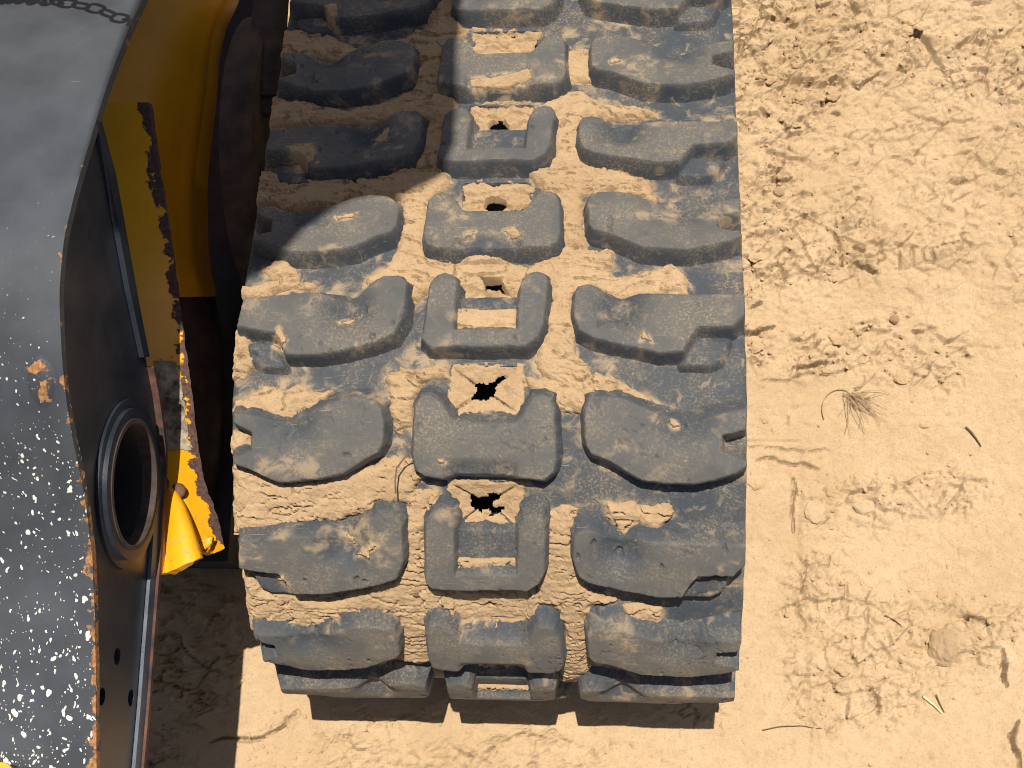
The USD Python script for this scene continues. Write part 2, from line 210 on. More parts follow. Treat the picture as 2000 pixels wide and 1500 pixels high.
def soil(name, a, b, c, bump=0.0016, fine=420.0):
    return usdkit.material(stage, L + name, {
        'g': ('geometry', {}),
        'n1': ('noise_texture', {'scale': 7.0, 'detail': 6.0, 'roughness': 0.6}),
        'n2': ('noise_texture', {'scale': 85.0, 'detail': 5.0, 'roughness': 0.65}),
        'n3': ('noise_texture', {'scale': fine, 'detail': 5.0, 'roughness': 0.7}),
        'r1': ('map_range', {'from_min': 0.36, 'from_max': 0.64, 'clamp': True}), 'r2': ('map_range', {'from_min': 0.45, 'from_max': 0.72, 'to_max': 0.6, 'clamp': True}),
        'c1': ('mix_color', {'a': a, 'b': b}), 'c2': ('mix_color', {'b': c}),
        'r3': ('map_range', {'from_min': 0.30, 'from_max': 0.47, 'to_min': 0.55, 'to_max': 0.0, 'clamp': True}), 'c3': ('mix_color', {'b': tuple(x * 0.62 for x in c)}),  # painted cavity shade: low spots of the bump noise are coloured darker
        'h': ('math', {'math_type': 'multiply_add', 'value2': 0.7}),
        'bp': ('bump', {'strength': 0.9, 'distance': bump}),
        'p': ('principled_bsdf', {'roughness': 0.95, 'specular_ior_level': 0.12, 'diffuse_roughness': 0.7})},
        [('g.position', 'n1.vector'), ('g.position', 'n2.vector'), ('g.position', 'n3.vector'), ('n1.fac', 'r1.value'), ('r1.result', 'c1.fac'), ('n2.fac', 'r2.value'), ('c1.result', 'c2.a'), ('r2.result', 'c2.fac'),
         ('n3.fac', 'r3.value'), ('c2.result', 'c3.a'), ('r3.result', 'c3.fac'), ('n3.fac', 'h.value1'), ('n2.fac', 'h.value3'), ('h.value', 'bp.height'), ('bp.normal', 'p.normal'), ('c3.result', 'p.base_color')], surface='p.BSDF')
def paint(name, base, chip, rust, edge_mm=9.0, chips=0.0, rough=0.42, edge_noise=60.0, dull=0.15, spec=0.5):
    """worn paint: 'edge' is the distance in mm from the worn edge, 'wear' how chipped it is"""
    return usdkit.material(stage, L + name, {
        'g': ('geometry', {}), 'e': ('attribute', {'attribute': 'edge'}), 'w': ('attribute', {'attribute': 'wear'}),
        'n1': ('noise_texture', {'scale': 14.0, 'detail': 5.0, 'roughness': 0.6}), 'n2': ('noise_texture', {'scale': edge_noise, 'detail': 6.0, 'roughness': 0.62}), 'n3': ('noise_texture', {'scale': 260.0, 'detail': 4.0, 'roughness': 0.7}),
        'nw': ('noise_texture', {'scale': 90.0, 'detail': 3.0}), 'vm': ('mix_vector', {'fac': 0.012}),
        'mp': ('mapping', {'rotation': (0.0, 0.0, 0.5), 'scale': (1.0, 0.62, 1.0)}),
        'v1': ('voronoi_texture', {'scale': 200.0}), 'v2': ('voronoi_texture', {'scale': 380.0}), 'v3': ('voronoi_texture', {'scale': 150.0}),
        's1': ('separate_color', {}), 't1': ('math', {'math_type': 'power', 'value2': 2.2}), 'u1': ('math', {'math_type': 'multiply', 'value2': chips}),
        'w1': ('math', {'math_type': 'multiply'}), 'd1': ('math', {'math_type': 'less_than'}),
        's2': ('separate_color', {}), 't2': ('math', {'math_type': 'power', 'value2': 3.5}), 'u2': ('math', {'math_type': 'multiply', 'value2': chips}), 'w2': ('math', {'math_type': 'multiply'}), 'd2': ('math', {'math_type': 'less_than'}),
        'ma': ('mapping', {'rotation': (0.0, 0.0, 1.25), 'scale': (16.0, 420.0, 60.0)}), 'na': ('noise_texture', {'scale': 1.0, 'detail': 1.0, 'distortion': 0.1}), 'mb': ('mapping', {'rotation': (0.0, 0.0, 0.3), 'scale': (22.0, 520.0, 60.0)}), 'nb': ('noise_texture', {'scale': 1.0, 'detail': 1.0}),
        'mx': ('math', {'math_type': 'maximum'}), 'vr': ('map_range', {'from_min': 0.80, 'from_max': 0.86, 'to_min': 0.0, 'to_max': 0.3, 'clamp': True}), 'dq': ('math', {'math_type': 'maximum'}),
        'dm': ('math', {'math_type': 'maximum'}),
        's3': ('separate_color', {}), 't3': ('math', {'math_type': 'power', 'value2': 7.0}), 'u3': ('math', {'math_type': 'multiply', 'value2': chips * 0.4}), 'w3': ('math', {'math_type': 'multiply'}), 'd3': ('math', {'math_type': 'less_than'}),
        'cb': ('mix_color', {'a': tuple(x * (1 - dull) for x in base), 'b': tuple(min(1, x * (1 + dull) + 0.01) for x in base)}),
        'r1': ('map_range', {'from_min': 0.35, 'from_max': 0.65, 'clamp': True}),
        'cc': ('mix_color', {'b': chip}), 'cr': ('mix_color', {'b': (0.22, 0.085, 0.04)}),
        'en': ('math', {'math_type': 'multiply_add', 'value2': -46.0, 'value3': edge_mm + 23.0}), 'ed': ('math', {'math_type': 'subtract'}),
        'er': ('map_range', {'from_min': -0.5, 'from_max': 0.5, 'to_min': 0.0, 'to_max': 1.0, 'clamp': True}),
        'rc': ('mix_color', {'a': tuple(x * 0.55 for x in rust), 'b': tuple(x * 1.5 for x in rust)}), 'rn': ('map_range', {'from_min': 0.35, 'from_max': 0.65, 'clamp': True}),
        'ce': ('mix_color', {}), 'ro': ('mix_float', {'a': rough, 'b': 0.9}),
        'hb': ('math', {'math_type': 'multiply'}), 'bp': ('bump', {'strength': 0.5, 'distance': 0.0012, 'invert': True}),
        'p': ('principled_bsdf', {'specular_ior_level': spec})},
        [('g.position', 'n1.vector'), ('g.position', 'n2.vector'), ('g.position', 'n3.vector'), ('g.position', 'nw.vector'), ('g.position', 'vm.a'), ('nw.color', 'vm.b'), ('vm.result', 'mp.vector'),
         ('mp.vector', 'v1.vector'), ('mp.vector', 'v2.vector'), ('vm.result', 'v3.vector'),
         ('v1.color', 's1.color'), ('s1.r', 't1.value1'), ('t1.value', 'u1.value1'), ('u1.value', 'w1.value1'), ('w.fac', 'w1.value2'), ('v1.distance', 'd1.value1'), ('w1.value', 'd1.value2'),
         ('v2.color', 's2.color'), ('s2.r', 't2.value1'), ('t2.value', 'u2.value1'), ('u2.value', 'w2.value1'), ('w.fac', 'w2.value2'), ('v2.distance', 'd2.value1'), ('w2.value', 'd2.value2'),
         ('d1.value', 'dm.value1'), ('d2.value', 'dm.value2'),
         ('v3.color', 's3.color'), ('s3.g', 't3.value1'), ('t3.value', 'u3.value1'), ('u3.value', 'w3.value1'), ('w.fac', 'w3.value2'), ('v3.distance', 'd3.value1'), ('w3.value', 'd3.value2'),
         ('n1.fac', 'r1.value'), ('r1.result', 'cb.fac'), ('cb.result', 'cc.a'), ('g.position', 'ma.vector'), ('ma.vector', 'na.vector'), ('g.position', 'mb.vector'), ('mb.vector', 'nb.vector'), ('na.fac', 'mx.value1'), ('nb.fac', 'mx.value2'), ('mx.value', 'vr.value'), ('dm.value', 'dq.value1'), ('vr.result', 'dq.value2'), ('dq.value', 'cc.fac'), ('cc.result', 'cr.a'), ('d3.value', 'cr.fac'),
         ('n2.fac', 'en.value1'), ('en.value', 'ed.value1'), ('e.fac', 'ed.value2'), ('ed.value', 'er.value'),
         ('n3.fac', 'rn.value'), ('rn.result', 'rc.fac'), ('cr.result', 'ce.a'), ('rc.result', 'ce.b'), ('er.result', 'ce.fac'), ('ce.result', 'p.base_color'),
         ('er.result', 'ro.fac'), ('ro.result', 'p.roughness'), ('er.result', 'hb.value1'), ('n3.fac', 'hb.value2'), ('hb.value', 'bp.height'), ('bp.normal', 'p.normal')], surface='p.BSDF')
def plain(name, a, b, scale=40.0, rough=0.7, metal=0.0, bump=0.0006, spec=0.4):
    return usdkit.material(stage, L + name, {
        'g': ('geometry', {}), 'n': ('noise_texture', {'scale': scale, 'detail': 6.0, 'roughness': 0.65}), 'm': ('noise_texture', {'scale': scale * 9, 'detail': 4.0, 'roughness': 0.7}),
        'r': ('map_range', {'from_min': 0.36, 'from_max': 0.64, 'clamp': True}), 'c': ('mix_color', {'a': a, 'b': b}),
        'h': ('math', {'math_type': 'add'}), 'bp': ('bump', {'strength': 0.6, 'distance': bump}), 'p': ('principled_bsdf', {'roughness': rough, 'metallic': metal, 'specular_ior_level': spec})},
        [('g.position', 'n.vector'), ('g.position', 'm.vector'), ('n.fac', 'r.value'), ('r.result', 'c.fac'), ('c.result', 'p.base_color'), ('n.fac', 'h.value1'), ('m.fac', 'h.value2'), ('h.value', 'bp.height'), ('bp.normal', 'p.normal')], surface='p.BSDF')

RUBBER = rubber('worn_rubber')
GROUND = soil('dry_ground', (0.50, 0.362, 0.212), (0.57, 0.425, 0.265), (0.44, 0.305, 0.172), bump=0.0034)
MUDM = soil('caked_mud', (0.44, 0.305, 0.174), (0.51, 0.363, 0.215), (0.36, 0.242, 0.132), bump=0.0034, fine=620.0)
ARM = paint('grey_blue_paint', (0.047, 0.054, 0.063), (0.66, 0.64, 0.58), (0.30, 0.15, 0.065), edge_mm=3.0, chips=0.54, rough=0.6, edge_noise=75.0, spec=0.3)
ARMSIDE_SHADED = plain('shaded_side_paint', (0.014, 0.018, 0.027), (0.028, 0.034, 0.046), 26.0, 0.38, 0.0, 0.0003)  # darker copy of the arm paint, with the side's shade put into the colour
YELLOW = paint('yellow_paint', (0.80, 0.350, 0.004), (0.45, 0.30, 0.08), (0.085, 0.045, 0.035), edge_mm=8.0, chips=0.22, rough=0.36, edge_noise=52.0, dull=0.08)
YPANEL = paint('yellow_panel_paint', (0.80, 0.350, 0.004), (0.10, 0.07, 0.05), (0.085, 0.045, 0.035), edge_mm=-30.0, chips=0.1, rough=0.4, dull=0.06)
RUST = plain('rusty_steel', (0.034, 0.022, 0.020), (0.145, 0.068, 0.042), 42.0, 0.85)
DARKRUST = plain('dirty_dark_steel', (0.030, 0.022, 0.020), (0.085, 0.058, 0.045), 30.0, 0.85)
BLACKSTEEL = plain('black_steel', (0.015, 0.014, 0.014), (0.03, 0.026, 0.024), 40.0, 0.8)
BLUESTEEL = plain('blue_grey_trim', (0.045, 0.062, 0.095), (0.09, 0.11, 0.14), 45.0, 0.5)
SCRAPE = plain('scraped_primer', (0.10, 0.075, 0.05), (0.46, 0.40, 0.29), 95.0, 0.8)
DIRT = soil('clod_soil', (0.46, 0.32, 0.18), (0.55, 0.40, 0.24), (0.40, 0.27, 0.15), bump=0.0015)
STONEM = soil('brown_stone', (0.42, 0.295, 0.17), (0.49, 0.35, 0.21), (0.35, 0.24, 0.14), bump=0.004)
REDSTONE = soil('reddish_pebble', (0.33, 0.19, 0.11), (0.38, 0.24, 0.15), (0.26, 0.15, 0.09), bump=0.0006)
PALESTONE = soil('pale_stone', (0.51, 0.38, 0.235), (0.56, 0.425, 0.27), (0.46, 0.33, 0.20), bump=0.0025)
TWIG = plain('dry_twig', (0.10, 0.065, 0.035), (0.19, 0.125, 0.07), 120.0, 0.85)
STRAW = plain('pale_straw', (0.72, 0.58, 0.31), (0.80, 0.68, 0.42), 120.0, 0.6)
ROOT = plain('dry_root', (0.33, 0.215, 0.125), (0.43, 0.295, 0.175), 120.0, 0.9)
CHAINM = plain('chain_steel', (0.06, 0.055, 0.05), (0.12, 0.1, 0.09), 90.0, 0.5, 0.6)

# ---------------------------------------------------------------- the ground
def ground_lines():
    fx = np.concatenate([np.arange(-0.42, 0.22, 0.0027), np.arange(0.22, 0.66, 0.0015)]); fy = np.concatenate([np.arange(-0.42, -0.27, 0.0017), np.arange(-0.27, 0.70, 0.0016)])
    def ext(a):
        out = 0.004 * 1.32 ** np.arange(36); out = np.cumsum(out)
        return np.concatenate([a[0] - out[::-1], a, a[-1] + out])
    return ext(fx), ext(fy)
def ground_height(X, Y):
    """X, Y in metres, any shape; height in metres"""
    x, y = X * 1000, Y * 1000
    fine = (np.abs(X) < 0.8) & (np.abs(Y) < 0.8)
    h = 16 * (F2(x, y, 330, oct=2, seed=3) - 0.5) + 5 * (F2(x, y, 60, oct=3, seed=5) - 0.5)
    xf, yf = x[fine], y[fine]
    R = np.full(xf.shape, -40.0)
    for p in ROUGH: R = np.maximum(R, sdf_in(p, xf, yf, 40.0))
    R = R + 60 * (F2(xf, yf, 45, oct=3, seed=11) - 0.5)
    R = np.maximum(sstep(-16, 14, R), 0.16 + 0.34 * sstep(60, 300, yf + 60 * (F2(xf, yf, 120, oct=2, seed=12) - 0.5))) * (1 + 0.35 * sstep(80, 260, yf))
    rng = np.random.default_rng(4)
    hf = np.zeros(xf.shape)
    wx = 7 * (F2(xf, yf, 14, oct=2, seed=21) - 0.5); wy = 7 * (F2(xf, yf, 14, oct=2, seed=22) - 0.5)
    gap = np.zeros(xf.shape)
    for cell, amp, crack, sd in ((34.0, 6.0, 6.0, 1), (15.0, 6.2, 5.0, 2), (7.5, 4.0, 2.2, 3)):
        n = int(1300 * 1300 / cell ** 2)
        pts = rng.uniform(-650, 800, (n, 2)) * [1, 1] 
        val = rng.random(n) ** 1.6; tilt = rng.normal(0, 0.35, (n, 2))
        d, i = cKDTree(pts * [1, 1.35]).query(np.stack([xf + wx, (yf + wy) * 1.35], -1), k=2, workers=-1)
        e = d[:, 1] - d[:, 0]
        rel = np.stack([xf + wx, yf + wy], -1) - pts[i[:, 0]]
        plate = val[i[:, 0]] * (0.5 + 0.3 * sstep(0, 1.6, e) + 0.2 * sstep(0, cell * 0.4, e)) + (rel * tilt[i[:, 0]]).sum(1) / cell
        sel = sstep(0.40, 0.54, F2(xf, yf, cell * 2.2, oct=2, seed=30 + sd))
        hf += R * sel * amp * plate
        c2 = sstep(0.48, 0.60, F2(xf, yf, cell * 1.8, oct=2, seed=40 + sd))
        hf -= R * c2 * crack * 1.5 * (1 - sstep(0.2, 1.6, e))
    # small pits and crumbs everywhere
    pts = rng.uniform(-650, 800, (7000, 2)); rad = rng.uniform(1.6, 5.0, 7000); amp = rng.normal(0, 1.3, 7000)
    d, i = cKDTree(pts).query(np.stack([xf, yf], -1), workers=-1)
    hf += amp[i] * np.clip(1 - (d / rad[i]) ** 2, 0, 1)
    hf += (0.9 + 1.8 * R) * (F2(xf, yf, 9, oct=4, seed=8) - 0.5) * 2 + (0.35 + 0.5 * R) * (F2(xf, yf, 3.2, oct=2, seed=18) - 0.5) * 2
    # wheel-mark edge: the strip beside the track is pressed flat
    edge = 317 + 26 * (F2(xf, yf, 60, oct=4, seed=9) - 0.5)
    press = (1 - sstep(-4, 3, xf - edge)) * sstep(-430, -330, -np.abs(yf + 140) - 200) * (yf < 25)
    hf -= 3.2 * press
    # traced cracks
    jx = 15 * (F2(xf, yf, 14, oct=4, seed=13) - 0.5); jy = 15 * (F2(xf, yf, 14, oct=4, seed=14) - 0.5)
    for n_, (pts_, w) in enumerate(CRACKS):
        P_ = np.array(pts_, float)
        d = line_dist(pts_, xf + jx, yf + jy, 30.0)
        c, half = P_.mean(0), 0.5 * np.linalg.norm(P_[-1] - P_[0]) + 1e-6; u = (P_[-1] - P_[0]) / (2 * half)
        along = np.clip(np.abs((xf - c[0]) * u[0] + (yf - c[1]) * u[1]) / half, 0, 1.2)
        ww = min(w, 5.0) * 0.26 * (1.15 - along ** 2) * (0.35 + 1.3 * F2(xf, yf, 9, oct=3, seed=15))
        hf -= (4.0 + 2.6 * w) * (1 - sstep(-0.5, 1.1, d - ww)) * (ww > 0.15)
        side = (xf - c[0]) * -u[1] + (yf - c[1]) * u[0]; side = side if u[0] >= 0 else -side
        hf += (0.7 + 0.35 * w) * np.exp(-(d / (5 + 2.2 * w)) ** 2) * (side > 0) * sstep(1.2, 0.8, along)
    h[fine] += hf
    return h / 1000.0
gx, gy = ground_lines()
GX, GY = np.meshgrid(gx, gy, indexing='ij')
GZ = ground_height(GX, GY)
GZ -= 0.0
far = np.maximum(np.abs(GX), np.abs(GY))
GZ = GZ + 0.0
tag(obj('ground', (np.stack([GX, GY, GZ], -1).reshape(-1, 3), grid_faces(len(gx), len(gy))), GROUND, smooth=True), 'sunlit bare tan dirt ground, dry and cracked', 'ground', kind='structure')
def gz(x, y):
    return float(GZ[np.argmin(np.abs(gx - x)), np.argmin(np.abs(gy - y))])

# ---------------------------------------------------------------- the rubber track
RN, CAR, H = 0.23781, 0.01826, 0.02226
PHT, PH1 = math.radians(-14.7535), math.radians(95.0)
ZC, S5, PITCH, R2, R3, SB = 0.152, 0.13282, 0.09511, 0.105, 0.0597, -0.9
S1 = (PH1 - PHT) * RN; S2 = S1 + (math.pi - PH1) * R2
def nrm(p): return np.stack([-np.sin(p), np.cos(p)], -1)
C1 = np.array([0, ZC]); C2 = C1 + nrm(np.array(PH1)) * (RN - R2)
TT = np.array([math.cos(PHT), math.sin(PHT)])
C3 = C1 + nrm(np.array(PHT)) * (RN - R3) + TT * (-SB)
LBOT = C3[1] * 0 + C3[0] - C2[0]
def surf(x, s, h):
    """point on the track: x across, s along its neutral line (front positive), h above the belt's outer face; metres"""
    x, s, h = np.broadcast_arrays(np.asarray(x, float), np.asarray(s, float), np.asarray(h, float))
    ph = np.where(s < 0, PHT, np.where(s < S1, PHT + s / RN, np.minimum(PH1 + (s - S1) / R2, math.pi)))
    ph = np.where(s < SB, PHT + (s - SB) / R3, ph)
    n = nrm(ph); o = CAR + h
    base = C1 + n * (RN + o)[..., None] + TT * np.where((s < 0) & (s >= SB), -s, 0)[..., None]
    b2 = C2 + n * (R2 + o)[..., None] + np.array([1.0, 0]) * np.maximum(s - S2, 0)[..., None]
    b3 = C3 + n * (R3 + o)[..., None]
    yz = np.where((s > S1)[..., None], b2, np.where((s < SB)[..., None], b3, base))
    return np.concatenate([x[..., None], yz], -1)
def srow(k): return S5 + (k - 5) * PITCH
HM = H * 1000
LUGS = {'A': {'side_left': [(LA, 1.0)], 'center': [(CA, 1.0)], 'side_right': [(RA, 1.0)]},
        'B': {'side_left': [(LB, 1.0), (LBF, 0.45)], 'center': [(CB, 1.0), (CBM, 0.42)], 'side_right': [(RB, 1.0), (RBF, 0.45)]}}
def lug_height(k, which, x, v, off):
    """height in mm of one lug of row k at x, v (mm, v from the row line); -3 away from it. off: running coordinate for the noise"""
    typ = 'A' if k % 2 else 'B'
    jig = 1.5 * (F2(x, off, 22, oct=3, seed=60) - 0.5) * 2 + 0.6 * (F2(x, off, 5, oct=2, seed=61) - 0.5) * 2
    h = np.full(x.shape, -3.0)
    for poly, lev in LUGS[typ][which]:
        d = sdf_in(poly, x, v, 20.0) + jig
        gv = np.gradient(d, axis=1) / (np.abs(np.gradient(v, axis=1)) + 1e-9)
        w = (6.0 + 8.0 * np.clip(gv, 0, 1) ** 2 * (v < 5)) if lev == 1.0 else 5.5       # rear faces slope more than the front ones
        t = np.clip((d + w) / w, 0, 1); t = np.clip(t * 1.06, 0, 1); t = np.where(t < 0.5, t * (0.55 + 0.9 * t), t)
        t = np.where(t > 0.82, 0.82 + 0.18 * np.sin(np.clip((t - 0.82) / 0.18, 0, 1) * np.pi / 2), t)
        crown = 0.5 * np.clip(d / 10, 0, 1)
        h = np.maximum(h, np.where(d > -w - 0.5, -2.0 + (HM * lev + 2.0 - 0.9) * t + crown, -3.0))
    # scoops moulded into the rear edge, and the bevel on the front of the centre block
    g = lambda cx, cy, sx, sy: np.exp(-(((x - cx) / sx) ** 2 + ((v - cy) / sy) ** 2))
    if typ == 'A':
        if which == 'side_left': h -= np.maximum(h, 0) * 0.42 * g(-170, -20, 22, 13)
        if which == 'side_right': h -= np.maximum(h, 0) * 0.42 * g(172, -21, 22, 13)
        if which == 'center': h -= np.maximum(h, 0) * 0.30 * sstep(2, 16, v) * sstep(34, 26, np.abs(x + 2))
    else:
        if which == 'side_left': h -= np.maximum(h, 0) * 0.68 * g(-124, -20, 17, 15)
        if which == 'side_right': h -= np.maximum(h, 0) * 0.68 * g(117, -19, 17, 15)
    h += np.where(h > 1, 0.7 * (F2(x, off, 26, oct=3, seed=62) - 0.5) * 2 + 0.3 * (F2(x, off, 4, oct=2, seed=63) - 0.5) * 2, 0)
    rid = np.abs(F2(x + 30 * k, off, 17, 11, 3, 160) - 0.5); h -= np.where(h > 4, 1.3 * (1 - sstep(0.004, 0.013, rid)) * sstep(0.56, 0.63, F2(x, off, 26, oct=2, seed=161)), 0)
    # nicks and cuts in worn edges
    h -= np.where((h > 4), 3.2 * sstep(0.70, 0.76, F2(x, off * 0.8, 9, oct=3, seed=64 + k)), 0)
    return h
track = thing('rubber_track', 'worn grey rubber track with staggered tread blocks and mud between them', 'track')
WX, WV0, WV1 = 30.0, 27.0, 64.5
def window_mask(x, s):
    k = np.floor((s - srow(0) * 1000) / (PITCH * 1000)); v = s - srow(0) * 1000 - k * PITCH * 1000
    j = 1.2 * (F2(x, s, 12, oct=2, seed=70) - 0.5)
    return (np.abs(x - 1) < WX + j) & (v > WV0 + j) & (v < WV1 + j)
def dirt_fill(x, s):
    """how dusty the belt is"""
    D = np.full(x.shape, -14.0)
    for q in MUD: D = np.maximum(D, sdf_in(q, x, s, 14.0))
    return np.maximum(sstep(0.5, 0.68, F2(x, s, 55, 28, 4, 66)) * 0.45, 0.75 * sstep(-10, 3, D + 7 * (F2(x, s, 9, oct=3, seed=67) - 0.5)))
def build_belt():
    sb = np.concatenate([np.linspace(-1.10, -0.57, 50), np.arange(-0.56, 0.62, 0.0016), np.linspace(0.63, S2 + LBOT, 60)])
    xe = [(-0.2215, -0.022), (-0.2240, -0.016), (-0.2262, -0.006), (-0.2258, -0.0025), (-0.2235, -0.0006)]
    xi = np.linspace(-0.2205, 0.2205, 256)
    xs = np.array([e[0] for e in xe] + list(xi) + [-e[0] for e in xe[::-1]]); hs = np.array([e[1] for e in xe] + [0.0] * len(xi) + [e[1] for e in xe[::-1]])
    S, X = np.meshgrid(sb, xs, indexing='ij'); Hh = np.broadcast_to(hs, S.shape).copy()
    xm, sm = X * 1000, S * 1000
    inner = np.abs(X) <= 0.2205
    Hh[inner] += (1.0 * (F2(xm, sm, 30, oct=3, seed=68) - 0.5) * 2 / 1000 + 0.4 * (F2(xm, sm, 4, oct=2, seed=69) - 0.5) * 2 / 1000)[inner]
    X = X + np.sign(X) * np.where(np.abs(X) > 0.222, 1.1 * (F2(xm * 0 + np.sign(xm), sm, 14, oct=3, seed=71) - 0.5) * 2 / 1000, 0)
    win = window_mask(xm, sm) & (sm > -540) & (sm < 600)
    Hh = np.where(win, -0.014, Hh)
    V = surf(X, S, Hh)
    k4 = win[:-1, :-1] & win[1:, :-1] & win[1:, 1:] & win[:-1, 1:]
    n, m = S.shape
    f = grid_faces(n, m, ~k4, flip=True)
    v = V.reshape(-1, 3); dirt = dirt_fill(xm, sm).reshape(-1); lift = np.zeros(len(v))
    # inner face
    xin = np.linspace(-0.2215, 0.2215, 90); hin = -0.022
    S2g, X2 = np.meshgrid(sb[::2], xin, indexing='ij'); w2 = window_mask(X2 * 1000, S2g * 1000) & (S2g > -0.54) & (S2g < 0.6)
    v2 = surf(X2, S2g, np.full_like(X2, hin)).reshape(-1, 3); k2 = w2[:-1, :-1] & w2[1:, :-1] & w2[1:, 1:] & w2[:-1, 1:]
    f2 = grid_faces(*S2g.shape, ~k2) + len(v)
    V_, F_, D_, L_ = compact(np.vstack([v, v2]), np.vstack([f, f2]), np.concatenate([dirt, np.zeros(len(v2))]), np.concatenate([lift, np.zeros(len(v2))]))
    obj('belt', (V_, F_), RUBBER, track, smooth=45 and True, attrs={'dirt': D_, 'lift': L_})
build_belt()
def build_lug(k, which, name, res=1.2):
    typ = 'A' if k % 2 else 'B'
    P = np.array([p for poly, _ in LUGS[typ][which] for p in poly], float)
    lo, hi = P.min(0) - 16, P.max(0) + 12
    lo[0], hi[0] = max(lo[0], -225.6), min(hi[0], 225.6)
    xs = np.linspace(lo[0], hi[0], int((hi[0] - lo[0]) / res)); vs = np.linspace(lo[1], hi[1], int((hi[1] - lo[1]) / res))
    X, V = np.meshgrid(xs, vs, indexing='ij'); off = V + srow(k) * 1000
    h = lug_height(k, which, X, V, off)
    # outer ends run down to the belt's edge
    out = np.abs(X) > 225.0
    h = np.where(out, -3.0, h)
    keep = (h[:-1, :-1] > -2.5) | (h[1:, :-1] > -2.5) | (h[1:, 1:] > -2.5) | (h[:-1, 1:] > -2.5)
    pts = surf(X / 1000, off / 1000, h / 1000)
    dirt = np.zeros(h.shape)
    for q in LUG_MUD: dirt = np.maximum(dirt, 0.8 * sstep(-4, 1.5, sdf_in(q, X, off, 8.0) + 4 * (F2(X, off, 6, oct=3, seed=72) - 0.5)))
    dirt = np.maximum(dirt, 0.35 * sstep(0.56, 0.7, F2(X, off, 30, 18, 4, 73)) )
    v, f, lift, dirt = compact(pts.reshape(-1, 3), grid_faces(*X.shape, keep), np.clip(h / HM, 0, 1).reshape(-1), dirt.reshape(-1))
    obj(name, (v, f), RUBBER, track, smooth=True, attrs={'lift': lift, 'dirt': dirt})
for k in range(-2, 11):
    for which in ('side_left', 'center', 'side_right'):
        build_lug(k, which, 'center_tread_block' if which == 'center' else 'side_tread_block', 1.2 if -1 <= k <= 9 else 3.0)

